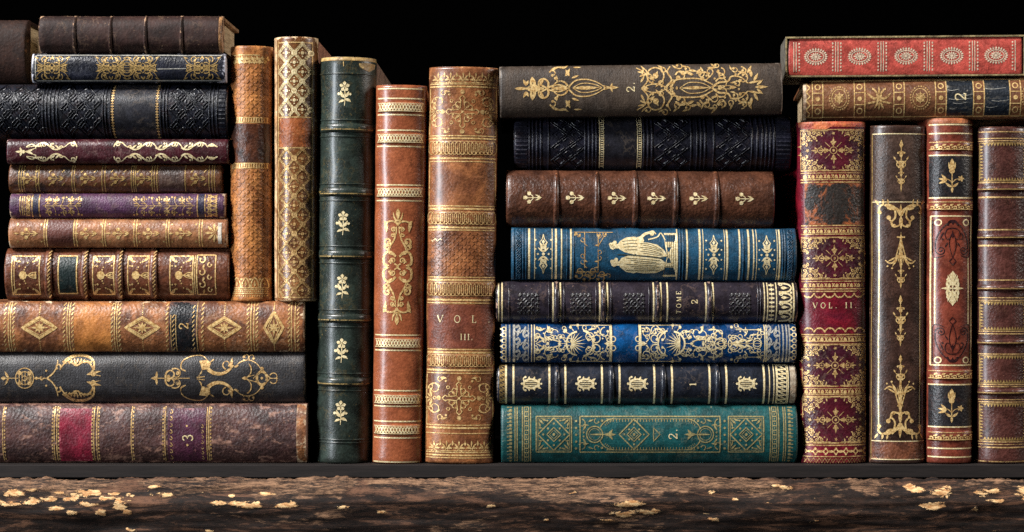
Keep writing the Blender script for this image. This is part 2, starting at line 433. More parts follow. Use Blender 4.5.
    def lattice(s, x0, y0, x1, y1, dx, dy, w, cell=None):
        nx, ny = int((x1 - x0) / dx) + 3, int((y1 - y0) / dy) + 3
        for i in range(-1, nx):
            for j in range(-1, ny):
                for ox, oy in ((0, 0), (.5, .5)):
                    cx, cy = x0 + (i + ox) * dx, y0 + (j + oy) * dy
                    for e in ((dx / 2, dy / 2), (dx / 2, -dy / 2)):
                        s.clipline((x0, y0, x1, y1), (cx - dx / 2, cy), (cx - dx / 2 + e[0], cy + e[1]), w)
                    for e in ((-dx / 2, dy / 2), (-dx / 2, -dy / 2)):
                        s.clipline((x0, y0, x1, y1), (cx + dx / 2, cy), (cx + dx / 2 + e[0], cy + e[1]), w)
                    if cell and x0 + 1.5 < cx < x1 - 1.5 and y0 + 2 < cy < y1 - 2: cell(s.at(cx, cy))
        return s

# ---------------------------------------------------------------- ornaments shared by several books
def sprig_flower(p):
    """five-petalled flower on a leafy stem, about 14 wide and 24 tall"""
    for k in range(5): p.drop(0, -7, -90 + 72 * k, 5.2, 4.2)
    p.curve([(0, -4), (.4, 3), (-.2, 12)], 1.5, .7)
    p.leaf(0, 4, 215, 8.5, 4.0, 50); p.leaf(0, 3.5, -35, 7.5, 3.6, -40)
    p.leaf(0, 6, -10, 7, 3.6, 60); p.leaf(0, 7, 190, 6.5, 3.0, -60)
    p.dot(-5.8, .2, 1.5); p.dot(5.4, .4, 1.3)
def sprig_three(p):
    """three buds above a three-bladed foot, about 14 wide and 21 tall, growing up"""
    p.line([(0, -7), (0, 9)], 1.2); p.dot(0, -8, 2.5, 2.7); p.dot(-5, -3.6, 2.4); p.dot(5, -3.6, 2.4)
    p.curve([(-4.5, -3), (-2, .5), (0, 1)], 1.1); p.curve([(4.5, -3), (2, .5), (0, 1)], 1.1)
    p.leaf(0, 10.5, 236, 8, 2.3, 18); p.leaf(0, 10.5, -56, 8, 2.3, -18); p.leaf(0, 11.5, -90, 8, 2.2)
    p.line([(-2, -10.5), (0, -8)], .8); p.line([(2, -10.5), (0, -8)], .8); p.line([(-7, -5.5), (-5, -3.6)], .9); p.line([(7, -5.5), (5, -3.6)], .9)
def palmette(p, s=1.0, n=5, spread=62, L=7, w=2):
    for k in range(n):
        u = -1 + 2 * k / (n - 1); p.drop(0, 0, -90 + u * spread, L * s * (1 - .25 * abs(u)), w * s, u * 25)
def filigree(p, w, h, r=1.0):
    """lace of small volutes filling the corner triangle (0,0)-(w,0)-(0,h)"""
    rnd = random.Random(int(w * 7 + h)); g = 4.9
    for i in range(int(w / g) + 1):
        for j in range(int(h / g) + 1):
            x, y = 2.6 + i * g, 2.4 + j * g
            if x / w + y / h > .93: continue
            p.spiral(x, y, 2.1, .5, rnd.uniform(0, 360), 420 * rnd.choice((1, -1)), 1.15, .8, .6)
            p.dot(x + 2.5, y + 2.4, .75)
    for k in range(6):
        t = (k + .5) / 6; x, y = w * t, h * (1 - t)
        p.leaf(x * .94 - 1, y * .94 - 1, math.degrees(math.atan2(w, h)) + 90 - 90 * (k % 2), 3.6, 1.8, 40)
    p.line([(w, 0), (0, 0), (0, h)], .8)
def quatre(p, R):
    """pointed quatrefoil outline with leafy arms"""
    for k in range(4):
        q = p.at(0, 0, 90 * k)
        for m in (1, -1):
            q.curve([(0, -R), (m * R * .16, -R * .82), (m * R * .1, -R * .66), (m * R * .15, -R * .2), (m * R * .19, -R * .19)], 1.25)
            q.at(0, 0, 0, 1, m).curl(R * .22, -R * .24, -62, R * .62, 190, 1.5, .7, 1.5, 1.0)
        q.dot(0, -R - R * .2, 1.6); q.ring(0, -R - R * .2, 2.0, .8)
        q.at(0, 0, 45).ring(0, -R * .92, 1.5, .9)
    p.line([(-2.5, -2.5), (2.5, 2.5)], .8); p.line([(-2.5, 2.5), (2.5, -2.5)], .8); p.dot(0, 0, 1.2)

# ================================================================= LEFT STACK
GS = 'books lying in the left stack'
m_l1 = leather('worn_brown_calf', (76, 45, 41), (44, 26, 24), .03, .3, .7, .5, (136, 100, 84), .72, 1.0, streak=(.6, 1, 1), sbig=.12, speck=1)
m_red = leather('crimson_label', (120, 18, 42), (92, 14, 34), .05, .4, .5, .45, (176, 96, 104), .42, .4)
m_pur = leather('purple_label', (70, 26, 50), (58, 22, 38), .05, .4, .5, .45, (150, 96, 96), .34, .4)
b = Book('H', -46, 403, 307, 463, m_l1, 'scuffed dark brown calf book with one crimson and one purple label', 0, 250, 8, 3.0, amp=.9, group=GS, seed=3)
p = b.spine_pen.m(GOLDW)
def zcol(p, x, d, y=27):      # rule with little teeth
    p.line([(x, -y), (x, y)], 1.0); p.row(x + d * 1.8, -y, x + d * 1.8, y, 15, lambda q: q.dot(0, 0, 1.15, .8))
zcol(p, 54.5, -1); zcol(p, 57, 1); zcol(p, 94, -1); zcol(p, 97, 1); zcol(p, 131.5, 1); zcol(p, 165, -1)
zcol(p, 209, 1); p.line([(207, -26), (207, 27)], .8); zcol(p, 3, 1); zcol(p, -25, 1)
b.patch('title_label', 59.5, -25, 92, 27.5, m_red)['label'] = 'rubbed crimson leather label'
t = b.patch('title_label', 168, -25, 206, 27.5, m_pur); t['label'] = 'rubbed purple leather label with the volume number 3'
q = b.emblem('volume_number', .55); q.m(GOLDP).text('3', 188, 4, 10, -90, bold=1.1); q.dot(187, -8, 1); q.dot(187.5, 11, 1.2)
q = b.emblem('gilt_tooling', .5).m(GOLDW)
q.row(171.5, -25, 171.5, 27, 8, lambda r: r.curl(-2, 1, -60, 7, 260, 1.1, .7)); q.row(203, -10, 203, 27, 7, lambda r: r.curl(-2, 1, -60, 6, 260, 1, .6))
b.patch('corner_patch', 296.5, -28.6, 305.8, 29, leather('tan_repair', (150, 96, 54), (100, 60, 34), .06, .3, .7, .5, (176, 150, 120), .5))
b.build()

m_l2 = leather('grey_brown_cloth', (38, 36, 38), (28, 26, 28), .03, .6, .35, .46, (120, 100, 78), .0, .9, tex='cloth')
b = Book('H', -40, 352, 305, 403, m_l2, 'dark grey cloth book with gilt scroll cartouches and no label', 4, 240, 7, 3.2, amp=.6, group=GS, seed=5)
def cart_left(p):
    p.diaf(4, 0, 3, 2.2); p.leaf(9, 0, 240, 8, 3); p.leaf(9, 0, 120, 8, 3); p.line([(6, 0), (18, 0)], 1)
    p.ring(25, 0, 9, 1.2, 10); p.ring(25, 0, 5.5, 1, 6.5); p.row(18, 0, 33, 0, 5, lambda q: q.line([(0, -7), (0, 7)], .8)); p.ring(25, 0, 2.4, .9)
    for s in (-5, 5): p.dot(20, s, 2.2); p.dot(30, s, 2)
    p.line([(34, 0), (46, 0)], 1.6); p.dot(37, 0, 1.6); p.dot(42, 0, 2.2)
    for m in (1, -1):
        r = p.at(0, 0, 0, 1, 1, m)
        r.curl(47, 0, -30, 22, -66, 1.8, 1.4, 1.2); r.curl(60, -8.5, -45, 12, -270, 2.4, 1.2, 1.2, 1.3); r.dot(46.5, -7.5, 1.1)
        r.curve([(61, -10), (66, -16.5), (72, -15), (77, -12.5), (82, -15.5), (88, -16), (93, -10), (92, -6)], 1.6, 2.4)
        r.curve([(63, -15), (72, -21.5), (84, -22), (93, -17), (94.5, -8)], 4.5, 1.8)
        for k in range(9): r.leaf(63 + k * 3.6, -16.5 - 3 * math.sin(k / 8 * PI), 20 + k * 16, 5.2, 2.4, 30)
        r.curl(93, -7, 150, 11, -290, 1.9, 1, 1.2, 1.1); r.leaf(87, -3.5, -18, 15, 4, 8); r.dot(75, -14, 2); r.dot(71, -16, 1.4); r.line([(92, -4), (101, -2.4)], 1)
def cart_right(p):
    p.diaf(155, 0, 4, 1.8); p.leaf(157, 0, 262, 7, 3.2, 20); p.leaf(157, 0, 98, 7, 3.2, -20); p.line([(155, 0), (190, 0)], 1.1)
    for m in (1, -1):
        r = p.at(0, 0, 0, 1, 1, m)
        r.curl(166, 0, -100, 24, 330, 2.6, 1.4, 1.4, 1.8); r.curl(172, -9, -20, 20, 250, 2, 1, 1.4, 1); r.dot(178, -5, 2)
        r.curve([(185, -7.5), (181, -10), (182.5, -17), (191, -21.5), (201, -22), (207, -18)], 1.9, .9)
        r.curl(186, -7, 200, 4, 40, 1.4, .8)
        r.poly([(199, -17), (207, -18), (211, -15), (209, -9), (202, -8), (201, -12)]); r.leaf(210, -16, -35, 5, 2, 0); r.leaf(202, -8, 100, 7, 2, 40); r.line([(197, -.8), (205, -1.6)], 1.6)
        r.curve([(208, -9), (214, -5.2), (222, -4.6), (229, -8), (233, -13)], 5.6, 3); r.curl(226, -9, 200, 17, 270, 1.8, 1, 1.2, 1.2)
        r.leaf(231, -11, -85, 9, 4); r.leaf(234, -11, -20, 5, 3)
        r.curl(236, -11, -70, 30, 130, 1.6, 1.0, .8, 0); r.curl(243, -18.5, 40, 14, -300, 1.4, .8, 1.2, 1.4); r.curl(247, -15, 20, 20, 150, 1.6, 1.2, .9); r.curl(252, -17, 180, 14, 300, 1.3, .8, 1.2, 1.3)
        r.line([(243, 0), (257, -4)], 1.6, .8); r.dot(262, -9.5, 1.8); r.curl(270, -3, -60, 12, 190, 1.6, .8, 1.2, .8)
    p.ring(262, 0, 5, 3.4, 6.5); p.dot(262, 0, 1.4); p.dia(262, 0, 8.5, 9, 1.6); p.diaf(245, 0, 3.4, 1.8); p.line([(270, 0), (278, 0)], 1.4)
cart_left(b.emblem('gilt_cartouche', W=.8).m(GOLDW)); cart_right(b.emblem('gilt_cartouche', W=.72).m(GOLDW))
b.build()

m_l3 = leather('tan_tree_calf', (154, 98, 58), (82, 47, 31), .04, .3, .55, .42, (226, 196, 160), .28, .8, sbig=.06)
m_blk = leather('black_label', (24, 26, 30), (18, 20, 24), .05, .4, .5, .36, (92, 66, 58), .5, .7)
m_org = leather('plain_tan_panel', (178, 116, 58), (158, 98, 46), .03, .4, .4, .4, (100, 50, 30), .2, .2)
b = Book('H', -30, 301, 304, 352, m_l3, 'mottled tan calf book with gilt lozenges and a black label numbered 2', 0, 250, 7, 2.8, amp=.7, group=GS, seed=7)
b.patch('plain_panel', 74, -24, 111, 24, m_org, .18)
b.patch('title_label', 169, -25, 198, 24.6, m_blk)
p = b.spine_pen
def ropecol(p, x, y=24.5): p.rope(x, -y, x, y, 11)
def vline(p, x, y=24.5, w=1.0): p.line([(x, -y), (x, y)], w)
for x in (5, 13.5, 64, 72.5, 112, 119.5, 167, 202.5, 248, 257, 289, 298): ropecol(p, x)
for x in (8.6, 10.8, 67.2, 69.6, 114.6, 117, 251, 254, 291.4, 295): vline(p, x)
def lozenge(p, rx, ry):
    p.line([(-rx + 1.6, 0), (0, -ry + 1.2), (rx - 1.6, 0), (0, ry - 1.2)], 2.6, closed=True); p.dia(0, 0, rx - 5, ry - 3.8, .8)
    for k in range(4): p.leaf(0, 0, 45 + 90 * k, min(rx, ry) * .52, 2.4)
    for k in range(4): p.leaf(0, 0, 90 * k, (rx if k % 2 == 0 else ry) * .5, 2.0)
    p.dot(0, 0, 1.1)
for i, (x, rx, ry) in enumerate(((39.5, 18.5, 11.5), (142.5, 18.5, 11.5), (224.5, 18, 11.5), (274, 11, 17))):
    p.row(x, -24, x, -ry, 6, lambda q: q.dot(0, 0, .6)); p.row(x, ry, x, 24, 6, lambda q: q.dot(0, 0, .6))
    lozenge(b.emblem('gilt_lozenge', W=1).at(x, .6), rx, ry)
q = b.emblem('volume_number', .55); q.text('2', 184, -1, 9, -90, bold=1.15)
q = b.emblem('gilt_tooling', .5); q.rope(173.5, -13, 173.5, 24, 8); q.rope(193.5, -22, 193.5, 24, 10); q.line([(171, -12), (171, 24)], .8); q.line([(197, -24), (197, 24)], .9); q.line([(176, -12), (176, 24)], .7)
b.build()

m_l4 = leather('chestnut_calf', (104, 58, 36), (70, 38, 25), .04, .3, .5, .36, (170, 126, 96), .12, .7)
m_grn = leather('dark_green_label', (20, 36, 34), (16, 28, 28), .05, .4, .4, .4)
b = Book('H', 4, 248, 229, 300, m_l4, 'chestnut book with four roped raised bands and a dark green label', 4, 240, 10, 2.3, amp=.6, group=GS, seed=11)
for x in (48, 84, 119, 153): b.rib(x, 4.2, 3.2, lines=lambda p, x=x: p.m(GOLDW).rope(x + 1.6, -22, x + 1.6, 22, 13, 2.6))
p = b.spine_pen.m(GOLD)
def flowerpanel(P, x0, x1, y0=-18, y1=20, scroll=False):
    P.rect(x0, y0, x1, y1, 1.1); cx = (x0 + x1) / 2; cy = (y0 + y1) / 2
    P.dot(cx - 2.5, cy, 4, 4.4); P.line([(cx, cy), (x1 - 3, cy)], 1)
    for m in (1, -1):
        r = P.at(cx, cy, 0, 1, 1, m); r.curl(3, 0, -55, 8, 70, 1.1, .7, 1, 1.1); r.curl(5.5, 0, -40, 5, 60, 1, .7, 1, .9); r.dot(-6, -9, 1); r.dot(0, -8, .8); r.dot(-6, -13.5, .9); r.dot(2, -12.5, .8); r.dot(-1, -5.6, .8)
        for mm in (1, -1):
            c = P.at(cx + mm * (x1 - x0) / 2, cy - m * (y1 - y0) / 2, 0, 1, -mm, m); c.leaf(.5, .5, 35, 7, 2.4, 30); c.leaf(.5, .5, 58, 8, 2.2, -30); c.dot(6.5, 5.4, .9); c.dot(2.2, 9.6, .8)
flowerpanel(p, 12, 39.5); p.line([(14.5, -18), (14.5, 20)], .7)
flowerpanel(p, 93, 114); flowerpanel(p, 128, 149); flowerpanel(p, 170, 193)
p.rect(197, -19, 215.5, 20, 1.1); p.line([(195, -19), (195, 20)], .8)
p.row(206.5, -18, 206.5, 19, 3, lambda q: (q.curl(-6, 3, -50, 13, 260, 1.6, .8, 1.3, 1.1), q.curl(0, -3, 60, 9, -250, 1.3, .7, 1.3, .9), q.leaf(2, 2, 20, 5, 2)))
b.patch('title_label', 57.5, -18.5, 77.5, 19.5, m_grn)
q = b.emblem('gilt_frame', .5); q.rect(58.5, -18, 76.8, 19, 1.5)
b.build()

m_l5 = leather('fawn_calf', (160, 108, 70), (124, 78, 50), .04, .35, .5, .42, (206, 180, 146), .22, .8)
m_br = leather('brown_label', (96, 52, 40), (80, 42, 34), .06, .4, .5, .45, (60, 34, 28), .3, .4, streak=(.3, 1, 1))
b = Book('H', 8, 218, 227, 247.6, m_l5, 'slim fawn calf book with five gilt sprigs and a plain brown label', 4, 230, 6, 2.6, amp=.5, group=GS, seed=13)
b.patch('title_label', 47.4, -13, 73, 13.2, m_br)
p = b.spine_pen
for x in (44.2, 46.6, 73.8, 76.4, 102.6, 105, 134, 136.6, 166.2, 168.8, 199.2, 202): vline(p, x, 13.4, 1.1)
for x in (29, 88.5, 121, 151, 183.5):
    q = b.emblem('gilt_sprig').at(x, .5, -90, .78); sprig_three(q); q.diaf(0, -16, 1.3, 4)
    for sx in (-11.5, 12.5):
        for sy in (-8.5, 8.5): p.dot(x + sx, sy, 1.0)
q = b.emblem('gilt_palmette').at(217, 0, -90)
for k in range(7): q.drop(0, -1, -90 + (k - 3) * 33, 11 - abs(k - 3) * .6, 3, (k - 3) * 12)
b.patch('paper_scrap', 218, -10, 221.6, 10.5, leather('torn_paper', (206, 196, 180), (180, 168, 150), .1, .4, .4, .7), .4)
b.build()

m_l6 = leather('purple_cloth', (82, 44, 76), (62, 33, 58), .04, .5, .5, .5, (176, 150, 124), .0, 1.2, tex='cloth')
m_nav = leather('navy_strip', (40, 36, 62), (32, 30, 50), .05, .5, .4, .45)
b = Book('H', 9, 193.4, 225, 217.8, m_l6, 'slim purple cloth book with gilt sprays at both ends', 5, 220, 5, 2.6, amp=.5, group=GS, seed=17)
b.patch('navy_strip', 33, -11.6, 38.4, 11.6, m_nav, .2); b.patch('navy_strip', 198.4, -11.6, 204, 11.6, m_nav, .2)
p = b.spine_pen.m(GOLDW)
for x in (20, 22.3, 24.2): vline(p, x, 9.5, 1.0)
for x in (32, 39.2, 197.3, 205): vline(p, x, 11, 1.1)
p.row(28, -10, 28, 10, 5, lambda q: (q.ring(0, 0, 1.7, 1.1), q.line([(-2, -2.5), (2, 2.5)], .9)))
p.row(212, -11, 212, 11, 5, lambda q: (q.ring(0, 2, 1.7, 1), q.line([(-2, -5.5), (2, 5.5)], .9), q.line([(2, -5), (-2, 5)], .9), q.dot(0, -4, 1.3)))
def spray(p, n, fl):
    p.line([(0, 0), (n * 7.6, 0)], .9)
    for k in range(n):
        x = 2 + k * 7.6
        for m in (1, -1):
            if (k + m) % 3 == 0: p.at(x, 0, 0, 1, 1, m).curl(0, 0, -40, 9, -60, 1, .6, 1, 1.2); p.at(x, 0, 0, 1, 1, m).dot(6, -8.6, .9); continue
            r = p.at(x, 0, 0, 1, 1, m); r.curl(0, 0, -58, 8.6, 40, 1.1, .6, 1, 0); r.dot(5.5, -6.4, 1.35); r.leaf(3, -4.5, -88, 4.6, 2); r.leaf(1.5, -2, -5, 5, 1.8); r.dot(1, -6.6, .8); r.dot(4, -8.8, .8)
            if k in fl:
                for a in range(5): r.leaf(2.4, -5.4, 72 * a, 2.8, 2)
spray(b.emblem('gilt_spray', W=.62).m(GOLDW).at(43, .3), 5, (0, 1, 3)); spray(b.emblem('gilt_spray', W=.62).m(GOLDW).at(195, .3, 0, 1, -1), 8, (1, 3))
b.build()

m_l7 = leather('mottled_brown_calf', (104, 60, 30), (34, 22, 17), .085, .3, .6, .42, (150, 104, 56), .0, .2)
b = Book('H', 8, 164, 222, 193, m_l7, 'slim mottled dark brown book with dull gilt rules, directly under the maroon book', 10, 220, 6, 2.4, amp=.5, group=GS, seed=19)
p = b.spine_pen.m(GOLDD)
for x in (19, 21.4, 24, 36, 39, 72, 74.5, 102, 105, 131.4, 133.6, 135.6, 152, 154.4, 157, 185.2, 209, 212, 214.4): vline(p, x, 13, .9)
for x in (30, 56, 88, 118, 144, 198):
    q = b.emblem('gilt_sprig').m(GOLDD).at(x, 0, -90, .72); sprig_three(q)
    for sx in (-9, 9):
        for sy in (-9, 9): q.dot(sx, sy, 1.1); q.leaf(sx, sy, 45, 5, 2)
b.patch('title_label', 159, -12, 184, 12, leather('brown_smoky_label', (66, 46, 38), (56, 38, 30), .06, .4, .5, .42), .2)
b.build()

m_l8 = leather('maroon_leather', (64, 20, 28), (52, 17, 23), .04, .45, .35, .36, (214, 180, 168), -.45, 1.0)
b = Book('H', 6, 139, 228, 163.6, m_l8, 'slim dark maroon book with pale gilt acanthus scrolls', 3, 225, 4, 3.6, amp=.4, group=GS, seed=23)
def acanth(p, L):
    """mirrored acanthus chain running along x"""
    for m in (1, -1):
        r = p.at(0, 0, 0, 1, 1, m)
        r.curl(0, -9.5, 0, 13, 330, 1.5, .9, .9, 1.8) if L < 0 else None
        r.curve([(0, -5), (2, -9), (8, -9.5), (13, -5.5), (17, -4.4)], 1.6, 1.0); r.curl(2, -8.5, 80, 10, -290, 1.8, 1, 1.2, 1.7)
        r.curl(15, -5, -60, 6, 150, 1.5, .8, 1, 1)
        x = 17
        while x < L - 12:
            r.curve([(x, -4.5), (x + 4, -2.4), (x + 9, -3), (x + 13, -6)], 2.6, 1.2); r.leaf(x + 3, -3.4, -62, 5.5, 2.4, 40); r.leaf(x + 7, -3.6, -50, 6, 2.4, 50); r.leaf(x + 11, -5, -70, 4.5, 2.2, -40); r.dot(x + 9, -8.5, 1.1)
            x += 13
            if x < L - 12:
                r.curve([(x, -6), (x + 5, -9.4), (x + 11, -8.6), (x + 15, -4.5)], 2.2, 1.1); r.curl(x + 7, -9, 60, 8, 250, 1.4, .8, 1.2, 1.2); r.leaf(x + 10, -8, 120, 4, 2)
                x += 14
        r.curve([(x, -5), (x + 5, -8), (x + 11, -5), (L, -6)], 1.8, .8); r.leaf(L - 7, -5.6, -14, 9, 2.6, 20)
q = b.emblem('gilt_scroll').m(GOLDP).at(77, .6, 0, .92, -1); acanth(q, 46); q.dot(58, 0, 2); q.leaf(54, 0, 200, 7, 3); q.leaf(54, 0, 160, 7, 3); q.leaf(60, 0, 0, 7, 3); q.leaf(60, 0, -70, 5, 3); q.leaf(60, 0, 70, 5, 3); q.line([(44, 4), (56, 0)], 1); q.line([(44, -4), (56, 0)], 1)
acanth(b.emblem('gilt_scroll').m(GOLDP).at(114, .6, 0, .95), 106)
b.build()

m_l9 = leather('black_embossed_leather', (23, 25, 35), (16, 18, 25), .04, .35, .4, .36, (88, 56, 44), -.1, .8)
b = Book('H', -34, 83, 227, 138.6, m_l9, 'thick black book with blind embossed diamonds, under the slim navy book', 0, 240, 13, 2.2, amp=.5, group=GS, seed=29)
p = b.spine_pen.m(m_l9).rz(.9)
for x in (43, 46.5, 50, 54, 57.5, 103, 106, 110, 160.5, 164, 167, 209.5, 213, 217, -28, -24): p.line([(x, -27), (x, 27)], 1.7)
for x0, x1 in ((-22, 41), (60, 101.5), (169, 208)):
    p.lattice(x0, -26, x1, 26, 17, 17, 1.3, lambda q: (q.dia(0, 0, 4.6, 4.6, 1.2), q.dot(0, 0, 1.5), q.leaf(0, -4, -90, 5, 1.6), q.leaf(0, 4, 90, 5, 1.6), q.leaf(-4, 0, 180, 5, 1.6), q.leaf(4, 0, 0, 5, 1.6)))
for k in range(13): p.line([(218.5, -25 + k * 4.2), (225, -25 + k * 4.2)], 1.8)
b.patch('title_label', 115, -27, 156, 27, leather('smooth_black_label', (36, 36, 42), (30, 30, 36), .03, .6, .2, .38), .3)
p = b.spine_pen.m(GOLDW)
for x in (112.8, 157.4): p.line([(x, -27), (x, 27)], .7); p.row(x, -27, x, 27, 20, lambda q: q.line([(0, -1.5), (0, 1.5)], .9))
b.build()

m_l10 = leather('navy_leather', (24, 26, 38), (18, 20, 28), .04, .4, .4, .32, (186, 186, 196), -.05, 1.3, speck=.2)
b = Book('H', 31, 53.6, 226, 82.6, m_l10, 'slim navy book with worn silvery edges and dense gilt arabesques', 0, 215, 4, 4.0, amp=.6, group=GS, seed=31)
p = b.spine_pen.m(SILVER); p.line([(36, -12.5), (222, -12.3)], 1.0); p.line([(36, 12.7), (222, 12.5)], 1.0); p.line([(35.4, -12), (35.4, 12)], 1)
p.line([(157, 1.5), (186, 1.2)], .6)
def arab(p, w):
    p.dia(0, 0, 5, 5, 1.2); p.dot(0, 0, 1.7)
    for m in (1, -1):
        for n in (1, -1):
            r = p.at(0, 0, 0, 1, m, n)
            r.curl(2, -5, -20, 17, 300, 2.0, 1.1, 1.3, 1.3); r.curl(3, -10.5, 10, 15, 190, 1.8, .9, 1.2, 1.2); r.curl(w * .55, -6, -50, 13, -290, 1.9, 1, 1.3, 1.2)
            r.leaf(w * .5, -1, -20, 8, 3); r.curve([(4, -3), (w * .4, -2), (w * .8, -5.5), (w, -11.4)], 1.6, .8); r.curl(w * .75, -4, 30, 9, 240, 1.5, .8, 1.2, 1); r.leaf(w * .8, -9.5, -20, 5, 2.4); r.leaf(2, -8, -120, 5, 2.4)
for x, w in ((52, 17), (202, 18)): arab(b.emblem('gilt_arabesque', W=.55).m(GOLDD).at(x, .3), w)
q = b.emblem('gilt_arabesque', W=.55).m(GOLDD).at(127, .3); arab(q.at(-16, 0), 15); arab(q.at(16, 0), 15); q.ring(0, 0, 8, 1.3); q.ring(0, 0, 5, 1); q.row(0, -6, 0, 6, 5, lambda r: r.line([(0, -6), (0, 6)], .8))
b.build()

m_l11 = leather('dark_brown_calf', (52, 32, 27), (36, 22, 19), .04, .32, .3, .6, (170, 136, 106), .0, 1.1, spec=.25)
b = Book('H', 38, 15.4, 222, 53, m_l11, 'dark brown book with four narrow raised bands, topmost of the left stack', -2, 130, 7, 3.0, amp=.6, group=GS, seed=37, cover=leather('tan_board_paper', (150, 118, 84), (112, 84, 58), .05, .4, .5, .6), er=3)
for x in (74, 110, 145, 181): b.rib(x, 2.0, 2.2)
b.patch('worn_corner', 218.6, -17.4, 221.6, 17.4, leather('tan_worn_end', (160, 118, 76), (112, 78, 50), .06, .3, .7, .5), .2)
b.build()

m_l12 = leather('russet_brown_calf', (44, 25, 18), (32, 19, 14), .04, .3, .4, .65, (110, 76, 56), .1, .6, spec=.2)
b = Book('H', -60, 19, 26, 82.5, m_l12, 'dark russet book cut off by the left edge, behind the topmost dark brown book', 58, 240, 9, 2.6, amp=.6, group=GS, seed=41)
b.build()

# ================================================================= UPRIGHT BOOKS, LEFT OF CENTRE
GU = 'upright books between the two stacks'
m_v1 = leather('tan_basket_grain', (182, 120, 64), (134, 78, 40), .04, .22, .6, .42, (214, 160, 100), .3, .5)
m_v1d = leather('dark_brown_label', (92, 50, 28), (52, 32, 26), .06, .3, .6, .38, (130, 84, 56), .3, .4)
b = Book('V', 230.4, 46, 272, 301, m_v1, 'tan upright book with basket grain and a dark brown label across it', 5, 205, 10, 2.2, amp=.8, group='tan upright books standing on the left stack', seed=43)
p = b.spine_pen
bl = p.m(m_v1).rz(.22)
def basket(q, x0, x1, y0, y1, dx=4.1, dy=3.6, L=5.0, w=2.2):
    nx, ny = int((x1 - x0) / dx), int((y1 - y0) / dy); rnd = random.Random(5)
    for j in range(ny + 1):
        for i in range(nx + 1):
            a = 42 if (i + j) % 2 else -42
            x, y = x0 + i * dx + rnd.uniform(-.3, .3), y0 + j * dy + rnd.uniform(-.3, .3)
            q.leaf(x - L / 2 * math.cos(math.radians(a)), y - L / 2 * math.sin(math.radians(a)), a, L, w)
basket(bl, -18, 19, 68, 116); basket(bl, -18, 19, 171, 277)
p.line([(-17, 55.5), (10, 55.5)], 1)
p.row(-17, 60.5, 17, 60.5, 7, lambda q: (q.drop(0, -4, 90, 8, 3.4), q.dot(2.6, -1, 1.3), q.arc(0, -4, 2.6, 0, 180, 1), q.dot(-2.5, 2.2, .9)))
for y in (118, 122.6, 163.4, 168): p.line([(-18, y), (18, y)], .8)
p.row(-18, 120.3, 18, 120.3, 15, lambda q: q.line([(0, -2), (0, 2)], 1.3)); p.row(-18, 165.7, 18, 165.7, 15, lambda q: q.line([(0, -2), (0, 2)], 1.3))
b.patch('title_label', -19.5, 124, 19.5, 162.5, m_v1d)
q = b.emblem('gilt_frieze')
q.row(-17, 283, 19, 283, 4, lambda r: (r.curve([(-3.8, 4.5), (-3.2, -1), (0, -5.5), (3.2, -1), (3.8, 4.5)], 1.5), r.drop(0, -3, 90, 6, 2.6), r.dot(4.7, -4, 1.2), r.line([(-4, 4.5), (4, 4.5)], 1)))
for y in (289, 293): q.line([(-18, y), (18, y)], 1)
q.row(-18, 291, 18, 291, 18, lambda r: r.dot(0, 0, .8)); q.row(-18, 295.4, 18, 295.4, 16, lambda r: r.line([(0, -.8), (0, .8)], 1))
b.build()

m_v2 = leather('golden_brown_calf', (124, 80, 44), (84, 50, 28), .04, .3, .4, .3, (232, 202, 160), .2, 1.0, coat=.4)
m_v2w = leather('rubbed_lit_joint', (214, 184, 144), (166, 116, 72), .07, .3, .6, .4)
m_v2d = leather('russet_title_panel', (150, 82, 38), (118, 62, 30), .05, .3, .6, .4, (206, 150, 100), .3, .4)
b = Book('V', 274.4, 37, 317.4, 301, m_v2, 'golden brown upright book covered in a gilt diamond lattice', 2, 175, 11, 2.0, amp=.7, group='tan upright books standing on the left stack', seed=47, cover=leather('faded_pink_board', (150, 104, 84), (120, 82, 66), .06, .4, .4, .6))
p = b.spine_pen.m(GOLDW)
cell = lambda q: (q.dot(0, 0, 1.7), q.ring(7.8, 0, 2.3, 1.2), q.dot(0, -9.4, 2), [q.dot(3 * math.cos(k * PI / 2), 3.4 * math.sin(k * PI / 2), .7) for k in range(4)])
L1 = b.emblem('gilt_lattice', W=1).m(GOLDP); L2 = b.emblem('gilt_lattice', W=1).m(GOLDW)
L1.lattice(-15.5, 44, 16.5, 116, 15.6, 18.8, 3.0, cell); L2.lattice(-15.5, 149, 16.5, 296, 15.6, 18.8, 2.5, cell)
for y in (43, 117.4, 148, 297): p.line([(-16, y), (17, y)], 1.2)
for x in (-16, 17): p.line([(x, 42), (x, 297)], 1)
b.patch('worn_lit_joint', -20.6, 39, -17.4, 298, m_v2w, .3)  # rubbed joint, with the highlight along this edge painted in as pale colour
b.patch('title_panel', -15, 118.6, 16, 147, m_v2d)
b.build()

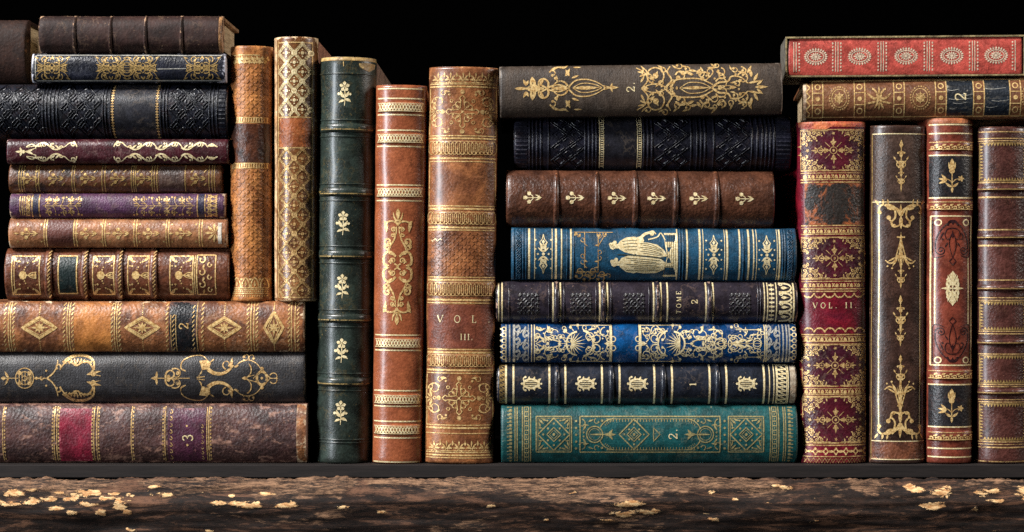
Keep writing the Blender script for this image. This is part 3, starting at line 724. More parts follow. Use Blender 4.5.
m_v3 = leather('dark_green_morocco', (41, 51, 45), (32, 39, 35), .04, .5, .3, .36, (140, 116, 64), -.12, .9, spec=.6, coat=.3)
GOLDR = gilt('gilt_rubbed', (170, 144, 92), .62, .3)
m_v3y = leather('yellowed_worn_leather', (186, 158, 98), (150, 116, 66), .06, .3, .6, .5)
b = Book('V', 316, 57, 370.5, 463, m_v3, 'tall dark green upright book with raised bands and small gilt flowers', 0, 290, 13, 2.0, tilt=.72, wt=56.5, amp=.7, group=GU, seed=53, cover=leather('taupe_board_paper', (116, 96, 84), (92, 74, 64), .05, .5, .4, .6), er=3.5)
for y in (128, 192, 254.5, 318, 381.5):
    b.rib(y, 4.8, 3.0, lines=lambda p, y=y: p.m(GOLDR).line([(-24, y + 1.6), (25, y + 1.6)], 1.1))
bl = b.spine_pen.m(m_v3).rz(.8)
for y in (74, 120, 136.5, 184, 200.5, 246, 263, 309.5, 326.5, 373, 390, 439, 442): bl.line([(-27, y), (27, y)], 1.6)
for y in (93, 222, 285, 349, 411): sprig_flower(b.emblem('gilt_flower').m(GOLDP).at(-1.5, y + 1))
b.patch('worn_headcap', -27.5, 57.6, 27.5, 61, m_v3y, .25)
q = b.emblem('worn_patch', .4).m(m_v3y); q.poly([(12, 63.5), (22, 62.5), (27, 63.5), (26.5, 68), (22, 71.5), (17, 69.5), (13, 67)]); q.line([(-3, 62), (-2.6, 67)], 1)
b.build()

m_v4 = leather('russet_morocco', (150, 84, 52), (128, 68, 42), .035, .35, .35, .32, (96, 40, 26), .05, .3, spec=.6, blot=.35, coat=.45)
b = Book('V', 372.4, 85, 421.6, 463, m_v4, 'russet upright book with a tall gilt arabesque, right of the green book', -3, 240, 8, 2.6, tilt=.68, wt=50.6, amp=.5, group=GU, seed=59, er=3)
def v4band(p, y):
    p.row(-21, y, 21, y, 15, lambda q: (q.line([(-1.2, -3), (1.2, 3)], .9), q.line([(1.2, -3), (-1.2, 3)], .9), q.dot(0, 0, .7)))
    p.line([(-22, y - 3.8), (22, y - 3.8)], .7); p.line([(-22, y + 3.8), (22, y + 3.8)], .7)
for y in (107.5, 138.5, 192.3, 342.5, 398.5, 428.8): b.rib(y, 5.6, 2.4, lines=lambda p, y=y: v4band(p.m(GOLDP), y))
p = b.spine_pen.m(GOLDP)
for y in (89, 98.8, 115, 130.4, 146.5, 185, 200.6, 334.6, 349.8, 390, 405.5, 420.6, 437, 461): p.line([(-23, y), (23, y)], 1.3)
def arab4(q):
    for m in (1, -1):
        for n in (1, -1):
            r = q.at(0, 0, 0, 1, m, n)          # one quarter, mirrored about the middle
            r.curve([(0, -42.6), (4, -45), (9, -45), (12.6, -42)], 2.0, 1.6); r.poly([(10.6, -44.6), (14, -46), (13.4, -40), (11, -33.6), (9.8, -39)])
            r.spiral(4.2, -37, 2.6, .8, 200, 400, 1.3, 1.0, 1.2); r.spiral(5, -31.6, 2.2, .8, 250, -380, 1.2, .9, 1.1)
            r.curve([(1.2, -40), (1.8, -33), (4.4, -26), (8.6, -19.6), (10, -16)], 1.3, 1.1); r.curve([(2.2, -32), (3.2, -27), (6.8, -20.6), (8.6, -16)], 1.0, .9)
            r.spiral(9.4, -25, 4.2, 1.4, 95, -330, 2.2, 1.6, 1.9); r.dot(12.6, -20, 1.7); r.curve([(9.6, -17), (12.6, -18.4), (13.4, -22)], 1.6, 1.2)
            r.curve([(1.8, -10), (5, -13.6), (9, -15), (12.6, -12.6), (14, -7), (12.8, -2.4), (9.6, -.8)], 2.4, 2.6); r.poly([(1.4, -9.4), (5, -15), (9.4, -16), (8.6, -12.4), (5, -11.6)])
            r.spiral(4.6, -6, 3.2, 1.0, 60, -420, 1.5, 1.1, 1.4); r.line([(0, -1), (3, -3)], 1.5); r.leaf(8, -1, -12, 7, 2.2); r.dot(8, -5, 1.1)
    for n in (1, -1):
        r = q.at(0, 0, 0, 1, 1, n); r.drop(0, -44, -90, 14, 4.6); r.curve([(-1, -45), (-3.6, -49), (-4.6, -54)], 2.6, .6); r.curve([(1, -45), (3.6, -49), (4.6, -54)], 2.6, .6); r.dot(0, -42, 1.5)
    q.dot(0, 0, 1.3)
arab4(b.emblem('gilt_arabesque', W=.92).m(GOLD).at(-1.2, 266.5))
b.build()

m_v5 = leather('thick_tan_calf', (152, 96, 56), (104, 62, 40), .028, .35, .5, .36, (206, 150, 100), .12, .7, coat=.4)
m_v5t = leather('plum_brown_label', (116, 62, 42), (96, 50, 38), .03, .4, .4, .4, (150, 90, 60), .2, .3)
b = Book('V', 425, 67, 493.4, 463, m_v5, 'thick tan upright book lettered VOL. III. with arcaded gilt bands', -5, 260, 9, 2.8, tilt=.66, wt=69, amp=.8, group=GU, seed=61, er=3)
p = b.spine_pen.m(GOLD)
def arcade(q, y, h, x=32):
    q.row(-x, y, x, y, 17, lambda r: r.line([(-2.9, -h * .3), (-1, -h / 2), (1, -h / 2), (2.9, -h * .3), (2.9, h * .3), (1, h / 2), (-1, h / 2), (-2.9, h * .3)], .85, closed=True))
for y, h, hw in ((148, 13, 7.6), (218, 12, 7), (288.7, 13, 7.6), (360, 11.5, 6.8)):
    b.rib(y, hw, 1.6, lines=lambda q, y=y, h=h: arcade(q.m(GOLDW), y, h), name='raised_band')
for y, w in ((84.4, .9), (87, 1.4), (136, 1), (138.6, 1.6), (158.4, 1.4), (161.6, .9), (206, 1), (208.8, 1.8), (227.4, 1.8), (230, 1), (277, 1), (279.8, 1.8), (299.6, 1.8), (302.6, 1), (349, 1), (352, 1.8), (369.6, 1.8), (372.6, 1), (424.4, 1), (427.2, 1.7), (432.6, .9), (451.6, 1), (454.4, 1.5), (457, .9)):
    p.line([(-33, y), (33, y)], w)
for x in (-32.6, 32.6): p.line([(x, 162), (x, 206)], .7); p.line([(x, 374), (x, 424)], .8); p.line([(x, 89), (x, 136)], .8)
def frieze(q, y, up=1):
    q.row(-31, y, 31, y, 5, lambda r: (palmette(r.at(0, 4, 0, 1.1, 1, up), 1, 5, 70, 7.4, 1.8), r.curl(5, 4, -110, 9, -250, 1.2, .7, 1.2, .9), r.curl(-5, 4, -70, 9, 250, 1.2, .7, 1.2, .9), r.drop(6.1, -5, 90, 6, 2.6)))
    q.line([(-32, y + 6), (32, y + 6)], .8)
frieze(b.emblem('gilt_frieze').m(GOLDW), 77); frieze(b.emblem('gilt_frieze').m(GOLD), 444)
for y in (112, 397.5):
    q = b.emblem('gilt_panel').m(GOLDW if y < 200 else GOLD).at(-.6, y); quatre(q, 16.5)
    for m in (1, -1):
        for n in (1, -1):
            c = q.at(m * 31.6, n * 22.6, 0, 1, -m, -n); c.curl(1, 14, -80, 27, 330, 1.6, .9, 1.3, 1.2); c.curl(12, 1, 150, 10, -240, 1.3, .8, 1.2, 1); c.leaf(13, 2, 0, 7, 2.6, 20); c.leaf(3, 14, 90, 7, 2.6, -20); c.leaf(9, 8, 40, 5, 2.2); c.dot(18.5, 5.5, 1.2); c.curl(1, 12, 60, 8, -200, 1.2, .7, 1.2, .8)
        r = q.at(m * 27, 0, 90 * m); palmette(r, 1, 5, 80, 7, 2); r.ring(0, 3, 1.5, .9)
bl = p.m(m_v5).rz(.16); basket(bl, -31, 32, 234, 275, 3.8, 3.4, 4.4, 1.9)
q = b.emblem('gilt_tooling', .4).m(GOLDP); q.wave(-30, 240, -20, 240, 2, 1.2, 1.2)
b.patch('title_label', -32, 304.4, 32, 347.6, m_v5t, .18)
q = b.emblem('volume_lettering', .5).m(GOLDP); q.text('V O L .', 3, 318.6, 7, sp=.62, bold=1.1); q.text('III.', 6, 336.4, 5.8, sp=.32, bold=1.1)
b.build()

# ================================================================= MIDDLE STACK
GM = 'books lying in the middle stack'
m_m1 = leather('teal_cloth', (12, 74, 74), (9, 62, 64), .03, .5, .35, .46, (150, 150, 120), -.3, .8, tex='cloth')
GTEAL = gilt('gilt_greenish', (190, 174, 120), .22, .45)
b = Book('H', 501, 405, 798, 462.8, m_m1, 'teal cloth book with gilt diamond panels, numbered 2', 0, 240, 8, 2.8, amp=.3, group=GM, seed=67)
p = b.spine_pen.m(GTEAL)
for x in (515, 517.2, 522.4, 530.6, 770.4, 778.6, 783.6, 785.6): vline(p, x, 27, 1.0)
p.row(526.5, -27, 526.5, 27, 12, lambda q: (q.rect(-2, -2.2, 2, 2.2, .8), q.dot(0, 0, .7))); p.row(774.5, -27, 774.5, 27, 12, lambda q: (q.rect(-2, -2.2, 2, 2.2, .8), q.dot(0, 0, .7)))
for x, m in ((512, -1), (788, 1)): p.row(x, -27, x, 27, 15, lambda q: (q.at(0, 0, 0, 1, 1, -m).line([(-1.4, 0), (-1.4, 5 )], .8), q.dot(1.2, 1.5 * -m, 1.1), q.at(0, 0, 0, 1, 1, -m).line([(1, 0), (1, 3)], .8)))
def dpanel(q):
    q.rect(-17.6, -17.6, 17.6, 17.6, 1.4); q.rect(-15.8, -15.8, 15.8, 15.8, .6); q.dia(0, 0, 16, 16, 1.5); q.dia(0, 0, 7, 7, 1.3); q.dia(0, 0, 4.4, 4.4, .7); q.dot(0, 0, 1.5)
    for k in range(8): q.dot(10.6 * math.cos(k * PI / 4) * (1 if k % 2 == 0 else .78), 10.6 * math.sin(k * PI / 4) * (1 if k % 2 == 0 else .78), 1.1)
    for m in (1, -1):
        for n in (1, -1): c = q.at(m * 15, n * 15, 0, 1, -m, -n); c.leaf(0, 0, 45, 7, 2.4); c.leaf(0, 3, 62, 6, 1.8, 30); c.leaf(3, 0, 28, 6, 1.8, -30); c.dot(8.6, 1.5, .9); c.dot(1.5, 8.6, .9); c.curl(0, 9, -30, 6, 200, .9, .6)
for x in (553.8, 746): dpanel(b.emblem('gilt_diamond_panel').m(GTEAL).at(x, -.4))
for x in (576, 724.6): p.row(x, -17, x, 17, 5, lambda q: q.dot(0, 0, 1.2))
q = b.emblem('gilt_long_panel').m(GTEAL); q.rect(580, -18, 720, 17.4, 1.5)
q.row(606, -14.5, 696, -14.5, 30, lambda r: r.line([(0, -1), (0, 1.6)], .8)); q.row(606, 14, 696, 14, 30, lambda r: r.line([(0, -1.6), (0, 1)], .8)); q.line([(606, -15.6), (696, -15.6)], .7); q.line([(606, 15.2), (696, 15.2)], .7)
for m, x in ((1, 580), (-1, 720)):
    r = q.at(x, -.4, 0, 1, m)
    r.ring(14.6, 0, 8, 1.5); r.ring(14.6, 0, 5.8, .6); r.leaf(10, 0, 0, 17, 2); r.leaf(24, 0, 0, 12, 4); r.leaf(28, 0, -35, 7, 3, -30); r.leaf(28, 0, 35, 7, 3, 30)
    for n in (1, -1):
        c = r.at(0, 0, 0, 1, 1, n); c.arc(34, 0, 15.4, 200, 270, 1.3); c.row(24, -10, 32, -15, 5, lambda t: t.line([(0, 0), (0, 2)], .7)); c.curl(2, -15, 20, 13, 230, 1.3, .8, 1.3, 1); c.curl(16, -15.6, 150, 9, -220, 1.2, .7, 1.2, .9); c.leaf(3, -4, -60, 7, 2.2); c.leaf(3, -10, 10, 6, 2); c.dot(3.6, -2, 1); c.dot(22, -13.4, 1.3); c.leaf(8, -12.6, -20, 6, 2)
q.dia(634, -.4, 15, 15, 1.5); q.dia(634, -.4, 7, 7, 1.3); q.dia(634, -.4, 4.2, 4.2, .8); q.dot(634, -.4, 1.4)
for k in range(8): q.dot(634 + 9.8 * math.cos(k * PI / 4) * (1 if k % 2 == 0 else .72), -.4 + 9.8 * math.sin(k * PI / 4) * (1 if k % 2 == 0 else .72), 1)
q.line([(653.4, -7), (653.4, 6.4), (660, -.4)], 1.1, closed=True)
b.emblem('volume_number').m(GOLDP).text('2.', 673, -.6, 8.4, -90, bold=1.1)
b.build()

def duo(p, xs, y, w=1.2):
    for x in xs: vline(p, x, y, w)
m_m2 = leather('blue_black_leather', (34, 38, 48), (28, 31, 40), .03, .45, .3, .3, (150, 130, 110), -.15, 1.0, coat=.35)
b = Book('H', 497, 363.4, 797, 404.6, m_m2, 'blue-black book numbered 1 with gilt lyres between paired rules', 2, 240, 9, 2.4, amp=.4, group=GM, seed=71)
p = b.spine_pen.m(GOLDP)
for x in (557, 611.5, 663.5, 717.5): b.rib(x, 2.8, 2.6, cm=.985)
duo(p, (506, 513.4, 549.4, 565.4, 602, 619.6, 654.4, 672, 709.6, 726.4, 764), 19.4, 1.9); duo(p, (769.4, 773.8, 776.4), 19.4, 1.0)
p.row(782, -19, 782, 19, 9, lambda q: (q.rect(-1.9, -4.6, 1.9, 4.6, .9), q.line([(-1.9, 4.6), (1.9, -4.6)], .8), q.dot(0, 0, 1.0))); vline(p, 788, 19, 1.2)
q = p.m(GOLDD); q.row(502.4, -19, 502.4, 19, 8, lambda r: (r.rect(-1.8, -2.6, 1.8, 2.6, .8), r.line([(-1.8, 2.6), (1.8, -2.6)], .7)))
def lyre(q):
    q.ring(0, 0, 7.2, 2.0, 4.4)
    for y in (-2, 0, 2): q.line([(-5.6, y), (5.6, y)], .9)
    for m in (1, -1):
        r = q.at(0, 0, 0, 1, 1, m); r.curl(-6, -2.4, 205, 6, 160, 1.7, 1, 1.2, 1.1); r.leaf(-2.5, -4, -75, 3.4, 1.8); r.leaf(2.5, -4, -65, 3.4, 1.8); r.leaf(6, -2.6, -30, 5, 2)
    q.line([(8, -2.6), (8, 2.6)], 1.6); q.dot(-9, 0, 1.3); q.dot(10.2, 0, 1.1)
for x in (531, 585.4, 637, 746): lyre(b.emblem('gilt_lyre', W=1).m(GOLDP).at(x, -1))
b.emblem('volume_number').m(GOLDP).text('1', 692.5, -.4, 6.4, -90, bold=1.2)
b.patch('worn_end', 790, -18.6, 795.4, 18.8, leather('pale_worn_end', (176, 164, 144), (120, 92, 66), .1, .3, .7, .5), .2)
b.build()

m_m3 = leather('royal_blue_leather', (4, 54, 100), (3, 42, 82), .04, .4, .4, .34, (200, 196, 190), -.25, 1.0)
b = Book('H', 501, 323, 797, 363, m_m3, 'royal blue book densely covered in gilt scrolls with silvery end bands', 0, 240, 8, 2.6, amp=.4, group=GM, seed=73)
m_lb = b.patch('title_label', 613.6, -18.6, 637.4, 18.6, leather('plain_blue_label', (2, 74, 126), (2, 64, 114), .03, .5, .3, .36), .2)
p = b.spine_pen.m(GOLDP); s_ = p.m(SILVER)
for x in (506, 509.6, 513.6, 783, 786.6, 789.4): vline(s_, x, 18.4, 1.5)
for x in (531.6, 534.4, 764.6, 766.8): vline(p, x, 18.4, 1.0)
for x in (610.8, 640): vline(p, x, 18.4, 2.6)
def silver(q):
    q.line([(-6.8, -18.4), (-6.8, 18.4)], 1.2); q.line([(6.8, -18.4), (6.8, 18.4)], 1.2)
    q.row(0, -18, 0, 18, 3, lambda r: (r.curl(-6, 4, -60, 17, 330, 2.2, 1.4, 1.3, 1.4), r.curl(6, -4, 120, 17, 330, 2.2, 1.4, 1.3, 1.4), r.curl(0, 0, 30, 8, 250, 1.8, 1.0, 1.2, .9), r.curl(0, 0, 210, 8, 250, 1.8, 1.0, 1.2, .9), r.leaf(-5, -4.5, 20, 6, 2.8), r.leaf(5, 4.5, 200, 6, 2.8)))
for x in (521.5, 772.6): silver(b.emblem('silver_band').m(SILVER).at(x, 0))
for x in (504, 794):
    p.row(x, -17, x, 17, 6, lambda r: (r.ring(0, 0, 1.9, 1), r.dot(0, 3, .8)))
def blueorn(q):
    """fan of rays round a ring, growing to the left from the title"""
    q.arc(0, 0, 13, -75, 75, 2.2, None); q.arc(-2, 0, 11.6, 95, 265, 2.6)
    for k in range(-5, 6): q.leaf(-9, 0, k * 17, 16 - abs(k) * .9, 1.5)
    for k in range(-4, 5): a = 180 + k * 21; q.line([(-14 * math.cos(math.radians(k * 21)), -14 * math.sin(math.radians(k * 21))), (-20 * math.cos(math.radians(k * 21)), -17.4 * math.sin(math.radians(k * 21)))], .9); q.dot(-20.6 * math.cos(math.radians(k * 21)), -17.8 * math.sin(math.radians(k * 21)), 1.5)
    for m in (1, -1):
        r = q.at(0, 0, 0, 1, 1, m)
        r.curl(12, -2, -50, 22, -300, 1.7, 1, 1.3, 1.4); r.curl(14, -1, 10, 20, -310, 1.7, 1, 1.3, 1.5); r.curl(25, -16, 170, 20, -280, 1.6, .9, 1.2, 1.3); r.leaf(8, -13, -20, 9, 2.6, 20); r.curl(16, -17, 10, 12, 200, 1.4, .8, 1.2, 1)
        r.curve([(-21, -2), (-29, -4), (-37, -3), (-44, 0)], 1.5, .9); r.leaf(-28, -3, 215, 8, 3); r.leaf(-35, -3, 215, 8, 3); r.curl(-26, -4, -120, 16, -220, 1.5, .8, 1.2, 1.2); r.curl(-33, -4, -140, 15, 200, 1.4, .8, 1.3, 1.1); r.leaf(-29, -10, -130, 9, 3, 30); r.curl(-40, -7, -90, 12, -300, 1.4, .8, 1.2, 1.2); r.leaf(-37, -13, 190, 8, 2.6); r.curl(-22, -11, -100, 9, -160, 1.2, .7, 1, 1); r.dot(-43, -15.6, 1.1); r.dot(-31, -15.6, 1.2); r.line([(-10, -17.8), (30, -17.8)], 1)
        r.ring(33, -4.5, 2.6, 1.5); r.curl(26, -1, -20, 9, 150, 1.4, 1)
    q.leaf(24, 0, 0, 10, 3)
blueorn(b.emblem('gilt_scrollwork', W=.66).m(GOLDP).at(580, 0)); q = b.emblem('gilt_scrollwork', W=.66).m(GOLDP)
blueorn(q.at(671, 0, 0, 1, -1))
for m in (1, -1):
    r = q.at(714, 0, 0, 1, 1, m); r.line([(-8, 0), (48, 0)], .9); r.curl(0, 0, -70, 26, 330, 1.6, .9, 1.4, 1.4); r.curl(14, 0, -80, 24, 320, 1.5, .9, 1.4, 1.3); r.curl(2, -12, -10, 18, 240, 1.4, .8, 1.2, 1.2); r.curl(24, -1, -60, 20, 280, 1.5, .8, 1.3, 1.2); r.leaf(24, -1, -20, 9, 3); r.leaf(31, -1, -30, 9, 3, 20); r.ring(43, -1, 4, 1); r.line([(22, -13.5), (46, -13.5)], .9); r.diaf(45, -13.5, 3.4, 1.2); r.line([(32, -16), (32, -11)], .9); r.leaf(36, -8, -10, 8, 2.2); r.dot(18, -16, 1.4)
q.diaf(736, 0, 4, 3.4)
rnd = random.Random(8); qs = [b.emblem('gilt_scrollwork', W=.6).m(GOLDP) for _ in '12']
for x0, x1, n in ((536, 572, 9), (583, 608, 5), (642, 668, 5), (680, 763, 18)):
    for i in range(n):
        x = x0 + (x1 - x0) * (i + .5) / n + rnd.uniform(-1, 1); y = rnd.choice((-15, -11, -8, -5, -13)); sg = rnd.choice((1, -1)); a0 = rnd.uniform(0, 360)
        for m in (1, -1):
            r = qs[x > 620].at(0, 0, 0, 1, 1, m); r.curl(x, y, a0, rnd.choice((9, 11)), 300 * sg, 1.3, .8, 1.2, .8); r.dot(x + 2.4 * sg, y + 3, .8); r.leaf(x, y, a0 + 180, 5, 1.8, 30)
b.build()

m_m4 = leather('plum_black_leather', (44, 38, 46), (36, 31, 38), .03, .45, .3, .3, (160, 130, 112), -.1, 1.1, coat=.35)
b = Book('H', 496, 281, 798, 323, m_m4, 'plum-black book lettered TOME 2 with blind stamped squares', 1, 240, 9, 2.4, amp=.4, group=GM, seed=79)
p = b.spine_pen.m(GOLDP)
for x in (556.6, 603.4, 657.4, 709.6): b.rib(x, 2.8, 2.6, cm=.985)
duo(p, (502, 553, 560.4, 599.8, 607.4, 653.6, 661, 667.4, 706, 713.2), 19.6, 1.5); duo(p, (498.6, 764.4, 767.6, 776.4), 19.4, 1.1)
bl = p.m(m_m4).rz(.8); duo(bl, (509, 549, 564, 596, 611, 649, 758, 760.6), 19.6, 1.3)
p.row(771.6, -19, 771.6, 19, 9, lambda q: (q.line([(0, -2.6), (0, 2.6)], 1.6), q.line([(-1.6, 0), (1.6, 0)], 1)))
p.row(785, -19, 785, 19, 4, lambda q: (q.curve([(-4.2, 6), (-3.6, -3), (0, -6.5), (3.6, -3), (4.2, 6)], 1.6), q.drop(0, -4, 90, 8, 3), q.curl(-4, 6, -30, 6, -200, 1.2, .8), q.dot(4.6, -6, 1.2)))
vline(p, 793.6, 19, 1.6)
m_bl = leather('black_blind_stamp', (26, 23, 27), (20, 18, 21), .05, .4, .3, .42)
def blind(q):
    q.row(0, -9.4, 0, 9.4, 3, lambda r: None)
    for i in range(-2, 3):
        for j in range(-2, 3):
            a = 45 if (i + j) % 2 else -45; q.leaf(i * 4 - 1.6, j * 4 - 1.2 * (1 if a > 0 else -1), a, 4.6, 2.3); q.dot(i * 4 + 1.4, j * 4 - 1.4, .8)
    for k in range(-2, 3):
        for m in (1, -1): q.leaf(k * 4, m * 8.6, 90 * m, 2.4, 2.4); q.leaf(m * 8.6, k * 4, 0 if m > 0 else 180, 2.4, 2.4)
    q.ring(0, 0, 3.4, 1.4); q.dot(0, 0, 1.4)
for x in (528.4, 581, 634, 740): blind(b.emblem('blind_stamp', W=1).m(m_bl).rz(.4).at(x, 1.4))
b.emblem('volume_lettering').m(GOLDP).text('TOME', 678.6, 0, 4.6, -90, .55, 1.2); b.emblem('volume_number').m(GOLDP).text('2', 694.4, -.6, 6, -90, bold=1.2)
b.build()

m_m5 = leather('blue_cloth', (24, 70, 96), (18, 58, 82), .03, .5, .4, .44, (120, 110, 90), -.2, .8, tex='cloth')
b = Book('H', 511, 227.4, 797, 280.6, m_m5, 'blue cloth book with a gilt picture of two robed figures', 2, 235, 9, 2.4, amp=.4, tilt=.25, group=GM, seed=83)
p = b.spine_pen.m(GOLDP)
for x, w in ((529, 2), (534.6, .8), (552, .8), (555.8, 2.0), (561.4, 1.2), (570.8, 1.6), (677, 1.2), (687, 1.6), (699.6, 2.0), (703, .7), (724.4, .7), (727, 1.8), (739.4, 1.6), (748.4, 1.8), (753.4, 1.2), (756.4, .7), (777, .7), (779.4, 1.6)): vline(p, x, 25, w)
bl = p.m(m_m5).rz(.8)
for x in (513.6, 523, 526, 567, 573.4, 680, 683, 743, 782.6, 785): vline(bl, x, 25, 1.5)
bl.row(518.4, -25, 518.4, 25, 10, lambda q: (q.ring(0, 0, 2, 1.2), q.line([(-2.5, -2.5), (2.5, 2.5)], 1))); bl.row(790, -25, 790, 25, 10, lambda q: (q.ring(0, 0, 2, 1.2), q.line([(-2.5, -2.5), (2.5, 2.5)], 1)))
def jewel(q):
    for m in (1, -1):
        for n in (1, -1):
            r = q.at(0, 0, 0, 1, m, n); r.curl(0, -3, -20, 9, -230, 1.3, .8, 1.2, 1); r.curl(0, -9, -10, 8, 240, 1.2, .8, 1.2, 1); r.leaf(1, -7, -60, 6, 2.4); r.leaf(0, -2, -40, 7, 2.6); r.line([(4, -11), (1, -15), (0, -19.5)], .9); r.dot(5.4, -.1, 1); r.dot(7.6, -14, .9); r.dot(7.6, -5, .8)
    q.dot(0, 0, 1.6); q.diaf(0, -12, 1.6, 2.4); q.diaf(0, 12, 1.6, 2.4)
for x in (543.2, 713.6, 766.6): jewel(b.emblem('gilt_jewel').m(GOLDP).at(x, .3))
# a rose trellis, and the two gilt figures that lie with their heads to the left
q = b.emblem('gilt_trellis').m(GOLDW)
q.line([(573.6, -21.6), (613, -21.6)], .8); q.line([(584.6, -22), (584.6, 14)], .9); q.line([(598, -18), (598, 18)], .9); q.line([(598, -8), (606, -21)], .8)
for x, y in ((576, -21.6), (580, -20), (600, -20.6), (606, -20.6)): q.curl(x, y, 60, 8, 250, .9, .6, 1.2, .8); q.leaf(x, y, 120, 4, 1.8)
for y in (-12, 4, 10): q.curl(584, y, 160, 10, 280, .9, .6, 1.2, .9); q.curl(598, y - 4, 20, 9, -260, .9, .6, 1.2, .9); q.leaf(584, y + 2, 30, 4, 1.8); q.leaf(598, y + 3, 170, 4, 1.8)
for x, y in ((580, 17), (588, 20), (593, 17), (602, 20)): q.curl(x - 4, y + 2, -50, 18, 300, 1.9, .9, 1.1, 1.6); q.leaf(x, y, 10, 6, 2.4); q.ring(x, y, 2.6, 1.1)
q.curl(606, 20, -20, 8, 200, 1, .7)
q = b.emblem('gilt_figures', W=1).m(GOLDP)
for hx, hy in ((612.6, -8), (614, 9)): q.dot(hx, hy, 3.4, 3.7); q.dot(hx + 2, hy - 3.4, 2); q.dot(hx - 2.2, hy - 1.6, 1.8); q.line([(hx, hy), (hx + 8, hy + .3)], 4.4)
q.poly([(617, -9), (620, -13), (626, -16.4), (634, -17.4), (641, -15.5), (644, -10), (642, -3), (634, .4), (624, -2), (619, -5)])
q.poly([(638, -12), (648, -11.4), (657, -9.4), (664, -4), (667.4, 2), (660, 3), (648, 1.6), (636, .8)])
q.curve([(634, -15), (640, -16), (645, -20), (652, -22)], 3.6, 2.2); q.dot(652, -20.6, 2.4); q.curve([(648, -21), (653, -23), (656, -20)], 1.6, 1); q.dot(641, -13.6, 3)
q.poly([(618, 9), (621, 4), (628, 1.6), (638, 2), (642, 8), (641, 16), (634, 19), (626, 17.6), (620, 13)])
q.poly([(636, 2.2), (650, 3.4), (660, 4.4), (665, 8), (664, 15), (656, 18.6), (644, 19), (636, 18)])
q.poly([(664, -21), (676.4, -21), (676.4, 22), (663, 22), (664.6, 12), (667, 2), (664.6, -10)]); q.curve([(648, -14.5), (657, -17), (661, -21), (665, -14)], 1.2)
q3 = b.emblem('gilt_figure_lines', .5, W=.62).m(leather('figure_dark_line', (52, 58, 44), (36, 46, 44), .1, .4, .2, .5))  # dark lines drawn across the gilt figures
for k in range(6): q3.curve([(640 + (k % 2) * 3, -10.6 + k * 1.9), (650, -9.6 + k * 1.9), (661 + (k % 3), -4.6 + k * 1.3)], .8)
for k in range(4): q3.curve([(622 + k, -12.4 + k * 2.8), (629, -13.4 + k * 3), (637, -14 + k * 3.2)], .8)
for k in range(7): q3.curve([(626 + (k % 3) * 4, 4 + k * 2), (642, 5 + k * 1.9), (660 - k % 2 * 4, 6.4 + k * 1.6)], .9)
q3.curve([(617, .4), (630, 1.0), (648, 2.4), (664, 4.6)], 1.5)
for k in range(5): q3.line([(667 + k * 2, -20), (667.4 + k * 2, 21)], .5)
for k in range(3): q3.line([(610 + k * 2, -9.8 + k), (612 + k * 2, -6 + k)], .5)
b.build()

m_m6 = leather('chocolate_morocco', (86, 52, 36), (60, 36, 26), .028, .3, .8, .36, (150, 96, 66), .1, .6, coat=.4)
b = Book('H', 506, 170, 775, 227.6, m_m6, 'brown book with five raised bands and six small gilt sprigs', 3, 230, 12, 2.3, amp=.9, tilt=.35, group=GM, seed=89, er=4)
for x in (556, 596.4, 635, 675.4, 716.4): b.rib(x, 2.9, 3.2)
for x in (531, 573.5, 615.4, 655, 697, 743): sprig_three(b.emblem('gilt_sprig').m(GOLDP).at(x + 1, -.6, -90, .84))
b.build()

m_m7 = leather('black_grained_leather', (27, 27, 40), (20, 20, 30), .04, .4, .4, .4, (90, 60, 50), -.2, .6)
b = Book('H', 514, 115, 792, 169.6, m_m7, 'black book with blind diamond panels, under the grey-brown cloth book', 12, 225, 13, 2.2, amp=.4, group=GM, seed=97)
p = b.spine_pen.m(m_m7).rz(.9)
for k in range(13): p.line([(515.5, -24 + k * 4), (527, -24 + k * 4)], 1.7); p.line([(776, -24 + k * 4), (790, -24 + k * 4)], 1.7)
for x in (529.6, 533, 537, 541, 548.6, 585, 589, 593, 596.4, 644, 648, 652, 691, 697, 701, 705, 713.6, 751.6, 757, 762, 766, 770, 774): p.line([(x, -26), (x, 26)], 1.8)
for x0, x1 in ((551, 583.4), (654.6, 689), (716, 750)): p.lattice(x0, -26, x1, 26, 17, 12.6, 1.3, lambda q: q.dia(0, 0, 5, 3.6, 1.1))
p = b.spine_pen.m(GOLDP)
for x in (599.6, 637.4): vline(p, x, 25, .9); p.row(x + 2.3, -25, x + 2.3, 25, 22, lambda q: q.line([(-.7, -1.2), (-.7, 1.2)], 1.1)); vline(p, x + 4, 25, .6)
b.patch('title_label', 604.6, -26, 636, 26, leather('smooth_dark_label', (34, 33, 40), (30, 29, 35), .03, .6, .2, .4), .2)
b.build()

